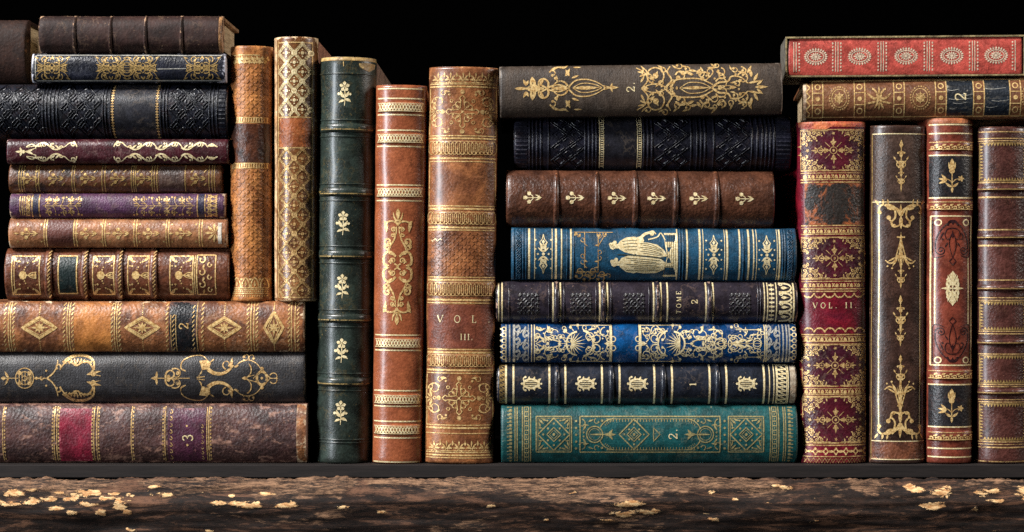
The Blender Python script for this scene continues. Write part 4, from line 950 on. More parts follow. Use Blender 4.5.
m_m8 = leather('grey_brown_buckram', (66, 54, 44), (50, 41, 34), .03, .6, .35, .5, (120, 108, 96), .0, .9, tex='cloth', streak=(1, 1, .3))
b = Book('H', 500, 64.4, 783, 115.6, m_m8, 'grey-brown cloth book with large gilt scroll ornaments, numbered 2', -10, 250, 6, 3.4, amp=.6, tilt=-.75, group=GM, seed=101)
q = b.emblem('gilt_ornament', W=.72).m(GOLD)
q.leaf(515, -2.6, 0, 14, 4.4); q.diaf(534, -2.4, 9, 5)
for m in (1, -1):
    r = q.at(0, -2.4, 0, 1, 1, m)
    for x, a, L in ((527, -120, 7), (531, -80, 9), (536, -110, 9), (540, -60, 9), (526, -60, 6)): r.leaf(x, -3, a, L, 4)
    r.curve([(540, -4), (546, -1), (551, 2), (559, 3.4), (567, 1)], 2.6, 1.8); r.curl(548, -1, -60, 26, -290, 3.0, 1.5, 1.1, 1.8); r.curl(550, -16, -60, 12, 250, 2.0, 1.2, 1.2, 1.4); r.leaf(551, -18, -30, 11, 3.4, 20)
    r.curl(568, -2, -110, 20, -150, 2.6, 1.4, 1, 1.6); r.leaf(566, -12, -60, 9, 4.4); r.leaf(570, -12, -120, 8, 4); r.leaf(572, -10, -20, 8, 3); r.leaf(558, -21.5, 10, 10, 3, -20); r.dot(556, -10, 1.6); r.leaf(558, -6, -100, 7, 2.6); r.leaf(574, -21, 0, 8, 2.2); r.leaf(563, -19.6, -30, 7, 2.6)
    r.curve([(569, -1), (576, -7.4), (587, -8.4), (597, -5.6), (606, 0)], 2.2, 1.2); r.curve([(573, 0), (580, -4), (588, -4.6), (597, -2.6), (602, 0)], 1.2); r.leaf(611, 0, -70, 5, 2.6); r.line([(604, -2), (612, 0)], 1)
q.leaf(574, -2.4, 0, 26, 5); q.line([(604, -2.4), (618, -2.4)], 1.2); q.leaf(608, -2.4, 0, 11, 4.4); q.leaf(553, -2.4, 0, 18, 5)
b.emblem('volume_number').m(GOLDP).text('2.', 631, -2.4, 8, -90, bold=1.2)
q = b.emblem('gilt_ornament', W=.72).m(GOLD)
for m in (1, -1):
    r = q.at(0, -1, 0, 1, 1, m)
    r.curve([(637, -21), (645, -16), (648, -8), (642, 0)], 1.4, 2); r.leaf(640, -12, -20, 10, 3); r.leaf(638, -17, 10, 8, 2.6); r.leaf(641, -6, -60, 8, 3)
    r.ring(656, -12.6, 8.4, 2); r.dot(656, -12.6, 3); r.leaf(656, -13, -60, 5, 3); r.leaf(655, -12, 140, 5, 3); r.curve([(643, -1), (652, -4), (661, -3), (668, 0)], 1.4)
    r.curve([(666, -1), (672, -8), (668, -16), (671, -22)], 2.6, 1.8); r.curve([(671, 0), (676, -8), (690, -9.4), (702, -8.4), (713, -3)], 2.4, 1.6); r.curve([(680, 0), (688, -5), (696, -5.4), (704, -4), (711, 0)], 1.2)
    r.curl(676, -13, -70, 22, 300, 2.4, 1.4, 1.2, 2.4); r.leaf(684, -14, -30, 7, 3.6); r.leaf(694, -13, 200, 8, 4); r.leaf(697, -14, -50, 7, 4); r.leaf(690, -18, 10, 8, 3.4); r.dot(683.6, -15, 2.4)
    r.curl(700, -12, -70, 22, 300, 2.4, 1.4, 1.2, 2.2); r.curve([(712, 0), (719, -5), (728, -6), (732, -11), (741, -10), (748, -4)], 3.0, 1.6); r.curl(716, -6, -60, 24, 270, 2.2, 1.2, 1.2, 1.8); r.curl(722, -20, 20, 17, 260, 1.9, 1.1, 1.2, 1.5); r.line([(714, -1.6), (730, -1.6), (735, 0)], 1)
    r.curl(738, -12, -50, 24, 280, 2.2, 1.2, 1.2, 1.7); r.leaf(748, -14, -60, 9, 4); r.leaf(752, -10, -100, 9, 4.4); r.leaf(754, -6, -60, 9, 4); r.leaf(757, -2, -40, 8, 3.4); r.leaf(748, -4, -10, 14, 3); r.curl(742, -21, 10, 13, 160, 1.6, 1, 1.2, 1.3); r.leaf(708, -20, 0, 9, 3)
rnd = random.Random(4)
for x, y, a0, L in ((646, -19, 40, 13), (664, -21, 20, 12), (678, -20, 30, 14), (688, -21.5, 10, 12), (704, -16, 60, 14), (712, -13, -40, 15), (722, -14, 20, 13), (733, -17, 60, 12), (736, -6, -20, 12), (659, -6, -60, 11), (674, -4.6, -40, 9), (650, -10, 200, 10), (744, -15, 10, 10), (716, -21, 40, 10)):
    for m in (1, -1):
        r = q.at(0, -1, 0, 1, 1, m); r.curl(x, y, a0, L, 290 * rnd.choice((1, -1)), 1.8, 1.0, 1.2, 1.3); r.leaf(x, y, a0 + 170, 6, 2.6, 30); r.dot(x + 3, y + 4, 1.1)
q.leaf(755, -1, 0, 13, 4.4); q.leaf(682, -1, 0, 28, 4.6); q.dia(669, -1, 4.5, 5, 1.3); q.diaf(733, -1, 4, 1.8); q.diaf(646, -1, 3, 2.4)
b.build()

# ================================================================= RIGHT GROUP
GR = 'upright books at the right end'
m_r1 = leather('wine_leather', (112, 20, 34), (80, 18, 34), .03, .4, .5, .34, (150, 60, 60), .0, .6, coat=.45)
m_r1p = leather('aubergine_panel', (78, 20, 32), (54, 19, 33), .03, .4, .4, .34)
m_r1l = leather('flaking_black_label', (42, 36, 32), (32, 28, 26), .06, .35, .6, .42, (170, 92, 46), .72, .4, sbig=.06, streak=(1, 1, .6))
m_crim = leather('crimson_cloth_sides', (150, 16, 40), (124, 12, 34), .04, .5, .4, .4)
m_torn = leather('torn_orange_headcap', (196, 110, 62), (156, 56, 44), .1, .3, .7, .5)
b = Book('V', 801.4, 121.6, 866.4, 463, m_r1, 'wine red upright book lettered VOL. II. with a torn orange headcap', 0, 240, 8, 2.8, tilt=-.42, wt=67.6, cover=m_crim, group=GR, amp=.7, seed=103)
p = b.spine_pen.m(GOLDW); g = p.m(GOLD)
for y, w in ((129.8, .9), (170.8, 1), (173, .8), (179.6, 1.2), (182.2, 1.2), (225.4, 1.2), (228, .9), (234, 1.2), (237.2, 1.2), (278.6, 1), (281, 1), (288.6, 1.2), (291, 1.2), (334.2, 1.2), (336.4, .8), (341, 1), (343.8, 1.4), (385.6, 1.2), (388, .9), (393.6, 1), (395.8, 1.4), (442, 1.4), (444.4, 1.2), (455.6, .9)):
    p.line([(-31.4, y), (31.6, y)], w)
def band1(q, y):
    q.row(-30, y, 30, y, 8, lambda r: (r.poly([(-3.2, 2), (-3, -.6), (-1.6, -2), (0, -.6), (.2, 2)]), r.line([(1.4, -1.8), (3.6, 1.8)], 1), r.line([(3.6, -1.8), (1.4, 1.8)], 1)))
for y in (176.4, 231, 284.8, 338.8, 390.8): band1(g, y)
def wavy(q, y): q.row(-30, y, 30, y, 6, lambda r: (r.arc(0, -2.2, 4.4, 25, 155, 1.2), r.dot(5, -1.2, 1.2), r.dot(0, 1.6, 1)))
wavy(g, 295); wavy(g.at(0, 661 - .4, 0, 1, 1, -1), 331); wavy(g, 449); wavy(g.at(0, 904, 0, 1, 1, -1), 452)
p.zig(-30, 461.5, 30, 461.5, 11, -4.4, 1); p.zig(-30, 457.6, 30, 457.6, 11, 4.4, .8)
for y0, y1 in ((131, 170), (238.4, 277.6), (345, 384.6), (397, 441)):
    h = (y1 - y0) / 2; cy = (y0 + y1) / 2; b.patch('aubergine_panel', -31, y0, 31, y1, m_r1p, .15)
    q = b.emblem('gilt_diamond_panel', .4, W=.68).at(0, cy)
    for m in (1, -1):
        for n in (1, -1): filigree(q.at(-m * 31, -n * h, 0, 1, m, n), 26, h * .92, .95)
    q = q.m(GOLDW); q.ring(0, 0, 3.4, 1.2); q.dot(0, 0, 1.4)
    for k in range(4):
        r = q.at(0, 0, 90 * k); a = 1.0 if k % 2 == 0 else 1.35
        r.line([(0, -3.4), (0, -6.6)], 1); r.leaf(0, -5, -90, 8.5, 3); r.curl(0, -5, -150, 7, 200, 1.3, .9, 1.2, 1); r.curl(0, -5, -30, 7, -200, 1.3, .9, 1.2, 1)
        if k % 2: r.ring(0, -13, 2.6, 1.3); r.dot(0, -13, 1); r.leaf(0, -15.6, -90, 6, 2.4); r.leaf(-.6, -15.6, -135, 4, 1.6); r.leaf(.6, -15.6, -45, 4, 1.6); r.dot(-4, -12, .9); r.dot(4, -12, .9); r.dot(-2, -17.6, .8); r.dot(2, -17.6, .8)
        r.at(0, 0, 45).line([(0, -5), (0, -11.5)], 1.1, .7)
        r.at(0, -(h - 2.6) if k % 2 == 0 else -25).poly([(2 * math.cos(i * PI / 5) * (1 if i % 2 else .45), 2 * math.sin(i * PI / 5) * (1 if i % 2 else .45)) for i in range(10)])
b.patch('title_label', -28, 183.4, 31, 224.4, m_r1l)['label'] = 'blackish title label flaking to orange'
b.emblem('volume_lettering').m(GOLDP).text('VOL. II.', .5, 305, 5.4, sp=.62, bold=1.15)
b.patch('torn_headcap', -33, 121.9, 33, 127, m_torn, .3)
q = b.emblem('torn_headcap', .5).m(m_torn); q.poly([(-31, 124), (-12, 123), (-3, 124), (-4, 128), (-8, 129.6), (-26, 129), (-31, 128)])
b.build()

m_r2 = leather('umber_calf', (64, 43, 35), (43, 28, 23), .035, .4, .45, .36, (130, 92, 74), .0, .8, coat=.45)
m_r2a = leather('umber_top_panel', (72, 54, 45), (54, 40, 34), .04, .4, .4, .36, (130, 104, 88), .1, .6)
m_r2b = leather('rusty_foot_panel', (112, 66, 44), (76, 46, 36), .06, .35, .6, .4, (150, 100, 70), .2, .6)
b = Book('V', 869.6, 125.4, 924.4, 463, m_r2, 'umber brown upright book with a gilt candelabrum ornament down its spine', -2, 240, 8, 2.8, tilt=.2, group=GR, amp=.6, seed=107)
b.patch('head_panel', -26.4, 134.6, 26.4, 201.4, m_r2a, .12); b.patch('foot_panel', -26.4, 441, 26.4, 458, m_r2b, .12)
p = b.spine_pen.m(GOLDP)
for y in (134, 202, 440.4, 458.6): p.line([(-26, y), (26.4, y)], .9)
for x in (-26, 26.4): p.m(GOLDD).line([(x, 134), (x, 458)], .6)
for x in (-20, 20.6): p.line([(x, 213), (x, 428)], 1.1)
def fleuron(q, y, s=1):
    q = q.at(0, y, 0, s); q.drop(0, -8, -90, 12, 3.4); q.dot(0, -15, 2); q.line([(0, -10), (0, 10)], 1.3)
    for m in (1, -1):
        r = q.at(0, 0, 0, 1, m); r.curl(0, -3, -40, 9, -200, 1.6, .9, 1.2, 1.1); r.curl(0, 2, -20, 10, 200, 1.9, 1, 1.2, 1.4); r.leaf(0, 6, -55, 8, 2.6, 20); r.leaf(0, 9, -60, 6, 2.2, -20); r.leaf(5.5, 0, -60, 4, 2)
    q.leaf(0, 6, 90, 10, 3)
A = b.emblem('gilt_candelabrum'); A = A.at(.6, 0)
fleuron(A, 160); fleuron(A, 178, .72); A.leaf(0, 182, 90, 10, 2)
def bracket(A):
    """scrolled capital, hanging down from its side lines"""
    for m in (1, -1):
        r = A.at(0, 0, 0, 1, m)
        r.curve([(20, 5), (20.6, 0), (18, -3), (14, -2), (12, 1)], 2.4, 1.6); r.dot(20, 4.4, 1.9); r.leaf(17, -3, -100, 6, 2.6, 30); r.leaf(21, -3, -60, 6, 2.4); r.leaf(14, -2, 140, 9, 4, 30); r.leaf(12, -4, -80, 5, 2.4)
        r.curve([(15, -3), (10, -2.6), (6, 2), (5.4, 9), (9, 13), (12, 10)], 2.8, 1.8); r.dot(11.6, 9.6, 2.2); r.curve([(9, 13), (8, 18), (3, 18), (0, 15)], 2.8, 1.5); r.dot(6.6, 17.8, 1.9); r.leaf(0, 6, -62, 9, 3, 20); r.curve([(10, -3), (6, -1), (2, 6)], 1.6, 1)
    A.leaf(0, 10, -90, 14, 3.4); A.leaf(0, 8, 90, 13, 4.6); A.ring(0, 6, 1.8, 1.2)
bracket(A.at(0, 208))
def bell(A):
    """long acanthus cup whose leaves spread at its mouth"""
    A.line([(-4, 0), (4, 0)], 2); A.drop(0, -5, 90, 10, 3); A.curve([(0, 2), (-2.6, 12), (-5, 20)], 1.8, 1.2); A.curve([(0, 2), (2.6, 12), (5, 20)], 1.8, 1.2); A.leaf(0, 4, 90, 24, 4); A.leaf(0, 10, 100, 16, 2.4); A.leaf(0, 10, 80, 16, 2.4)
    for m in (1, -1): r = A.at(0, 0, 0, 1, m); r.curve([(3, 18), (6, 24), (11, 26), (15, 23)], 3.4, 1); r.leaf(3, 20, 60, 11, 2.6); r.leaf(5, 20, 30, 9, 2); r.dot(8.6, 31, 1); r.dot(13, 29, .9)
    A.leaf(0, 20, 90, 13, 3.4)
bell(A.at(0, 237)); fleuron(A.at(0, 0, 0), 276, .78)
A = b.emblem('gilt_candelabrum').at(.6, 0)
fleuron(A, 315); fleuron(A, 334, .72); A.line([(0, 326), (0, 344)], 1); fleuron(A.at(0, 744, 0, 1, 1, 1), -744 + 372, .9); A.line([(0, 372), (0, 384)], 1.2)
bell(A.at(0, 412, 0, 1, 1, -1)); A.line([(-3, 405), (3, 405)], 1.6)
bracket(A.at(0, 430, 0, 1, 1, -1)); A.leaf(0, 424, 90, 13, 4); A.leaf(-1, 424, 125, 12, 3); A.leaf(1, 424, 55, 12, 3)
b.build()

m_r3 = leather('red_brown_calf', (122, 58, 42), (96, 44, 34), .03, .35, .4, .32, (176, 106, 76), .05, .6, coat=.4)
m_r3k = leather('black_inlay', (36, 34, 36), (28, 26, 28), .05, .4, .4, .34, (104, 66, 54), .22, .4)
m_tool = leather('dark_tooling', (46, 22, 24), (36, 18, 20), .05, .4, .3, .34)
m_r3c = leather('orange_worn_headcap', (190, 116, 70), (150, 84, 52), .08, .3, .6, .5)
b = Book('V', 926, 118, 972, 463, m_r3, 'red-brown upright book with two black inlays bearing gilt thistles', -4, 240, 9, 2.6, tilt=.12, wt=47.6, group=GR, amp=.5, seed=109, er=4)
def r3band(q, y):
    q.row(-20, y, 20, y, 6, lambda r: (r.curl(-3, 1.4, -50, 7, 280, 1.3, .8, 1.2, .9), r.leaf(0, 0, -20, 4, 2), r.dot(2.4, 1.6, .9)))
    for e in (-3.6, 3.6): q.line([(-21, y + e), (21, y + e)], .7)
for y in (146, 205.6, 374, 435.2): b.rib(y, 5.6, 2, lines=lambda p, y=y: r3band(p.m(GOLD), y))
b.patch('black_inlay', -21.4, 156, 21.6, 197, m_r3k); b.patch('black_inlay', -21.4, 384.4, 21.6, 425.4, m_r3k)
b.patch('worn_headcap', -22.6, 118.4, 22.6, 123.6, m_r3c, .3)
p = b.spine_pen.m(GOLDP)
for y in (124.8, 133.6, 155.4, 197.8, 384, 426.2, 447.6, 456.2): p.line([(-21.6, y), (21.6, y)], 1.3)
p.rect(-20, 216, 20, 364.6, 1.3)
for m in (1, -1): p.line([(m * 16.4, 257), (m * 16.4, 324)], 1.2)
for x in (-13.6, 13.8):
    for y in (222.4, 359.6): p.ring(x, y, 2.9, 1.2)
for Q in (b.emblem('dark_tooling', .4).m(m_tool).at(0, 242), b.emblem('dark_tooling', .4).m(m_tool).at(0, 339.5, 0, 1, 1, -1)):
    for m in (1, -1):
        r = Q.at(0, 0, 0, 1, m)
        r.curve([(0, -21), (7, -17), (13, -9), (16, 0), (16, 7)], 1.6, 1.2); r.spiral(11.4, 8, 4.8, .8, 0, 520, 1.2, .9, 1.0)
        r.curve([(18.4, -22), (18.6, 0), (18, 14), (13, 15), (8, 13)], 1.0, .8)
        r.curve([(0, -14), (5, -13), (7.4, -8), (5.6, -3), (3, -4)], 1.2, .8); r.leaf(8.4, -10, 55, 8, 1.8, 20); r.curve([(1, -8), (3.2, -1), (2.6, 7), (.2, 15)], 1.1, .8); r.leaf(4.6, 0, 60, 6, 1.8); r.dot(4.8, -17.6, 1.2); r.dot(9.6, -3, 1); r.leaf(0, -22, 20, 7, 2.6, 30)
    Q.drop(0, -13, 90, 9, 2.4); Q.dia(0, 19, 3.2, 3.8, 1.2); Q.poly([(-2.4, -22), (2.4, -22), (0, -17)])
q = b.emblem('gilt_medallion', W=.66).m(GOLDP).at(.2, 288)
for m in (1, -1):
    for n in (1, -1): r = q.at(0, 0, 0, 1, m, n); r.leaf(0, -8, -60, 7, 3.4); r.leaf(1, -3, -60, 11, 4.4, -20); r.leaf(4, 0, -60, 9, 4, -50); r.dot(4.6, -8.6, 1.6)
    q.leaf(0, 0, -90 * m, 17, 4.6); q.leaf(0, 0, 90 - 90 * m, 11, 4); q.diaf(0, m * 14, 2.6, 3.4)
q.ring(0, 0, 4.4, 2.8)
def thistle(q):
    q.drop(0, -2, -90, 13, 5.4); q.leaf(-1, -3, -115, 9, 2.6, 20); q.leaf(1, -3, -65, 9, 2.6, -20); q.dot(0, -3, 2.8)
    q.line([(0, -2), (0, 12)], 1.2); q.curve([(0, 9), (-3.5, 5.6), (-8, 5)], 1, .8); q.curve([(0, 9), (3.5, 5.6), (8, 5)], 1, .8)
    for a in (150, 185, 220): q.leaf(-5, 6.6, a + 10, 8, 3.2)
    for k in range(5): q.leaf(9, 4.6, 72 * k, 3.4, 2.6)
    for a, L in ((200, 8), (-20, 8), (90, 6)): q.leaf(0, 13, a, L, 3, 30 if a == 200 else -30 if a == -20 else 0)
for y in (174, 403): thistle(b.emblem('gilt_thistle').at(-.6, y).m(GOLD))
b.build()

m_r4 = leather('plum_brown_morocco', (80, 45, 39), (60, 34, 30), .03, .34, .7, .34, (150, 104, 84), .0, .9, coat=.4)
b = Book('V', 974.8, 126.6, 1028, 463, m_r4, 'plum-brown upright book with toothed gilt frames, rightmost of the uprights', -2, 240, 10, 2.4, group=GR, amp=.5, seed=113, er=3.5)
for y in (188.6, 236.6, 287.6, 341.6, 391.4): b.rib(y, 3.4, 3.0, lines=lambda p, y=y: p.m(GOLDD).line([(-24, y + .6), (24, y + .6)], 1))
p = b.spine_pen.m(GOLDW)
for y, w in ((132, 1), (138.6, 1), (141, .9), (182.6, 1), (197.2, 1.6), (229.6, 1.3), (245.4, 1.7), (279.8, 1.2), (297.4, 1), (300, .8), (331, .8), (333.4, 1), (353.6, 1), (384, 1), (386, .8), (399, .8), (401.4, 1), (441, 1), (443.6, .8), (446.6, 1.3), (460.6, 1)): p.line([(-24, y), (24, y)], w)
def toothed(q, y0, y1):
    for y, s in ((y0, 1), (y1, -1)): q.line([(-23, y), (23, y)], .9); q.row(-20, y + 1.8 * s, 20, y + 1.8 * s, 14, lambda r: r.poly([(-1.3, -1.3 * s), (1.3, -1.3 * s), (0, 1.7 * s)]))
    n = int((y1 - y0) / 3.2)
    for x, s in ((-23, 1), (22, -1)): q.line([(x, y0), (x, y1)], .9); q.row(x + 1.6 * s, y0 + 2, x + 1.6 * s, y1 - 2, n, lambda r: r.poly([(-1.2, 1.2 * s), (1.2, 1.2 * s), (0, -1.6 * s)]))
for y0, y1 in ((143, 181), (301.6, 329.6), (355.4, 382.4), (403, 439.4)): toothed(b.emblem('gilt_toothed_frame').m(GOLDD), y0, y1)
b.build()

# lying across the tops of the upright books
GT = 'books lying across the uprights at right'
m_t1 = leather('brown_rubbed_calf', (122, 78, 48), (92, 56, 36), .03, .3, .6, .44, (184, 148, 106), .18, 1.0, streak=(.4, 1, 1))
m_t1l = leather('cracked_navy_label', (28, 34, 42), (22, 26, 32), .05, .35, .5, .42, (176, 164, 140), .42, .3, sbig=.05, streak=(.35, 1, 1.6))
b = Book('H', 804, 77.6, 1036, 119.4, m_t1, 'worn brown calf book with a cracked navy label, lying across the uprights', -4, 240, 9, 2.4, group=GT, amp=.6, seed=127, tilt=-.1, yaw=-5.6)
b.patch('title_label', 946, -19, 972.6, 18, m_t1l); b.patch('title_label', 983, -19, 1008, 18, m_t1l)
p = b.spine_pen.m(GOLD)
def sqcol(q, x, h=18):
    for e in (-5.2, 5.2): q.line([(x + e, -h), (x + e, h)], 1.1)
    for y in (-h, -h / 3, h / 3, h): q.line([(x - 5, y), (x + 5, y)], .9)
    for k in range(3): y = -h * 2 / 3 + k * h * 2 / 3; q.ring(x, y, 2.6, 1.1) if k != 1 else q.dot(x, y, 2.3)
for x in (818.6, 860.2, 899.2, 940.4, 977.6, 1013.4): sqcol(p, x)
p.line([(806, 17.6), (1030, 17.6)], .8); p.line([(806, -18.4), (1030, -18.4)], .8)
p.wave(809, -18, 809, 17, 4, 1.6, 1.3)
for x in (840, 920, 1029):
    q = b.emblem('gilt_medallion').m(GOLDW).at(x, -.6)
    for k in range(26): a = 2 * PI * k / 26; q.dot(9.6 * math.cos(a), 11.4 * math.sin(a), .85)
    q.ring(0, 0, 7.4, 1, 9); q.ring(0, 0, 4, 1.2)
    for k in range(8): q.leaf(0, 0, 45 * k, 6.4, 2.2)
q = b.emblem('gilt_sprig').m(GOLDW).at(879.4, -.4)
for k in range(6): q.leaf(0, 0, 60 * k, 6, 3)
for m in (1, -1): r = q.at(0, 0, 0, 1, m); r.leaf(3, 2, -30, 12, 3, -20); r.leaf(2, 3, 20, 11, 2.6, -20); r.leaf(1, -3, -62, 10, 2.4, 20); r.leaf(1, 4, 60, 8, 2.4); r.dot(10, 5, 1); r.dot(6, -9, 1)
q.leaf(0, -3, -90, 9, 2.6); q.leaf(0, 4, 90, 8, 2.6)
q = b.emblem('label_crack', .5, W=.8).m(SILVER)
for x0, x1, yy in ((947, 958, -8), (948, 971, 1), (952, 966, 5), (960, 972, -3), (984, 1004, -9), (990, 1007, 3), (985, 996, 9), (949, 956, 10)): q.curve([(x0, yy), (x0 * .6 + x1 * .4, yy + .8), (x1, yy - .6)], .8, .4)
b.emblem('volume_number', .55).m(GOLDP).text('2', 959.6, -1, 10.5, -90, bold=1.15)
b.patch('frayed_end', 804.4, -20, 807.4, 20, leather('frayed_pale_end', (196, 176, 146), (130, 96, 66), .1, .3, .8, .6), .3)
b.build()

m_t2 = leather('faded_red_leather', (184, 78, 66), (158, 64, 55), .03, .5, .35, .4, (196, 110, 96), .1, .5)
b = Book('H', 788.4, 38.4, 1021, 75.2, m_t2, 'faded red book with silvery oval medallions, inside the open slipcase', .8, 78, 1.2, 4.5, group=GT, amp=.4, yaw=-4.2, seed=131)
GP = gilt('gilt_pinkish', (240, 214, 184), .2, .25)
p = b.spine_pen.m(GP)
for x in (837.4, 882.4, 928, 972.6):
    for e in (-1.2, 1.2): p.line([(x + e, -15), (x + e, 15)], .8)
    for e in (-4, 4): p.row(x + e, -15, x + e, 15, 9, lambda q: q.dot(0, 0, 1.1, .8))
for x in (794.6, 797, 1013.4): p.line([(x, -15), (x, 15)], .8)
p.row(1010.8, -15, 1010.8, 15, 9, lambda q: q.dot(0, 0, .9)); p.row(800, -15, 800, 15, 9, lambda q: q.dot(0, 0, .9))
for x in (816.4, 860, 906, 951, 994.6):
    q = b.emblem('gilt_medallion', W=1).m(GP).at(x, -.2)
    for k in range(24): a = 2 * PI * k / 24; q.at(10.4 * math.cos(a), 7.4 * math.sin(a), math.degrees(a)).leaf(-1.4, 0, 0, 3, 1.7)
    q.ring(0, 0, 8, .9, 5.4); q.dot(0, 0, 1.8, 1.4)
    for k in range(12): a = 30 * k; q.leaf(2 * math.cos(math.radians(a)), 1.4 * math.sin(math.radians(a)), a, 4.8 - 1.6 * abs(math.sin(math.radians(a))), 1.4)
b.build()
# the slipcase: five boards, open towards the reader
m_case = leather('grey_marbled_case', (104, 100, 92), (76, 70, 62), .05, .5, .5, .55, (150, 146, 130), .2, .4)
m_edge = leather('olive_case_edge', (150, 134, 92), (84, 72, 50), .07, .4, .6, .5, (60, 50, 36), .3, .4)
rt = empty('slipcase', ((905 - CX) * S, 0, (BASE - 77.0) * S * ZS), (0, 0, math.radians(-4.2)))
tag(rt, 'grey slipcase with worn olive rim holding the faded red book, at top right', 'slipcase')
W2 = 118.6; HH = 40.6; t = 1.5
for nm, lo, hi in (('bottom_board', (-W2, 1, .05), (W2, 84, t)), ('top_board', (-W2, 1, HH - t), (W2, 84, HH)),
                   ('side_board', (-W2, 1, t), (-W2 + t, 84, HH - t)), ('side_board', (W2 - t, 1, t), (W2, 84, HH - t)), ('back_board', (-W2 + t, 81.4, t), (W2 - t, 84, HH - t))):
    box_obj(nm, lo, hi, m_case, rt, .5)
for nm, lo, hi in (('rim', (-W2 - .1, 0, 0.02), (W2 + .1, 1.2, t + .2)), ('rim', (-W2 - .1, 0, HH - t - .2), (W2 + .1, 1.2, HH + .1)), ('rim', (-W2 - .1, 0, t + .2), (-W2 + t + .2, 1.2, HH - t - .2)), ('rim', (W2 - t - .2, 0, t + .2), (W2 + .1, 1.2, HH - t - .2))):
    box_obj(nm, lo, hi, m_edge, rt, .4)

# ================================================================= SHELF
sh = empty('shelf', (0, 0, 0)); tag(sh, 'rough rustic wooden shelf with peeling bark front and a smooth dark top board', 'shelf')
def board_mat():
    SEED[0] += 1; t = NT('dark_board'); co = t.coords(SEED[0], (.1, 1, 1))
    n = t.noise(co, .22, 9, .7); p = t.n('ShaderNodeBsdfPrincipled')
    t.l(t.mix(t.ramp(n, .3, .7), lin((34, 28, 26)), lin((22, 18, 17))), p.inputs['Base Color']); p.inputs['Roughness'].default_value = .7; p.inputs['Specular IOR Level'].default_value = .25
    b = t.n('ShaderNodeBump'); b.inputs['Strength'].default_value = .25; b.inputs['Distance'].default_value = S
    t.l(n, b.inputs['Height']); t.l(b.outputs[0], p.inputs['Normal'])
    t.l(p.outputs[0], t.n('ShaderNodeOutputMaterial').inputs[0]); return t.m
box_obj('top_board', (-640, -9, -12.6), (640, 330, -.02), board_mat(), sh, .7)
def wood_mat():
    SEED[0] += 1; t = NT('peeling_wood'); co = t.coords(SEED[0], (.13, 1, 1)); c1 = t.coords(SEED[0] + 3, (.34, 1, 1)); c0 = t.coords(SEED[0] + 5, (.42, 1, 1))
    n = t.noise(co, .13, 12, .74, .8); k = t.noise(c1, .032, 9, .62, .5); g = t.noise(c1, .30, 10, .8); f = t.noise(co, .40, 8, .78, .4); e = t.noise(co, .26, 9, .75)
    at = t.n('ShaderNodeAttribute', attribute_name='pale').outputs['Fac']; up = t.n('ShaderNodeAttribute', attribute_name='weathered_lit_top').outputs['Fac']
    c = t.mix(t.ramp(n, .42, .60), lin((26, 16, 12)), lin((104, 72, 53)))
    c = t.mix(t.math('MULTIPLY', t.ramp(k, .46, .54), .85), c, t.mix(t.ramp(g, .42, .58), lin((14, 9, 7)), lin((42, 27, 20))))
    w = t.math('ADD', up, t.math('MULTIPLY', t.math('SUBTRACT', k, .5), 3.6))
    w = t.math('ADD', w, t.math('MULTIPLY', t.math('SUBTRACT', e, .5), 2.2))
    c = t.mix(t.ramp(w, .44, .72), c, t.mix(t.ramp(f, .38, .60), lin((62, 42, 31)), lin((150, 114, 86))))
    def crack(src, at_, wd):
        return t.math('SUBTRACT', 1, t.ramp(t.math('ABSOLUTE', t.math('SUBTRACT', src, at_)), 0, wd))
    c = t.mix(t.math('MULTIPLY', t.ramp(g, .57, .66), .8), c, lin((14, 9, 7)))
    c = t.mix(t.math('MULTIPLY', crack(n, .5, .03), .9), c, lin((12, 8, 6)))
    c = t.mix(t.math('MULTIPLY', crack(e, .47, .03), .85), c, lin((12, 8, 6)))
    pn = t.noise(c0, .20, 10, .76, .4)
    m = t.math('ADD', at, t.math('MULTIPLY', t.math('SUBTRACT', pn, .5), 3.4))
    pm = t.ramp(m, .56, .59)
    c = t.mix(t.ramp(m, .42, .54), c, t.mix(.5, c, lin((20, 12, 9))))
    c = t.mix(pm, c, t.mix(t.ramp(g, .40, .58), lin((238, 200, 146)), lin((176, 124, 76))))
    p = t.n('ShaderNodeBsdfPrincipled'); t.l(c, p.inputs['Base Color']); p.inputs['Roughness'].default_value = .75; p.inputs['Specular IOR Level'].default_value = .25
    b = t.n('ShaderNodeBump'); b.inputs['Strength'].default_value = .45; b.inputs['Distance'].default_value = S * 1.2
    h = t.math('ADD', t.math('ADD', t.math('MULTIPLY', n, 1.0), t.math('MULTIPLY', f, .8)), t.math('SUBTRACT', t.math('MULTIPLY', pm, .7), t.math('MULTIPLY', g, .8)))
    t.l(h, b.inputs['Height']); t.l(b.outputs[0], p.inputs['Normal'])
    t.l(p.outputs[0], t.n('ShaderNodeOutputMaterial').inputs[0]); return t.m
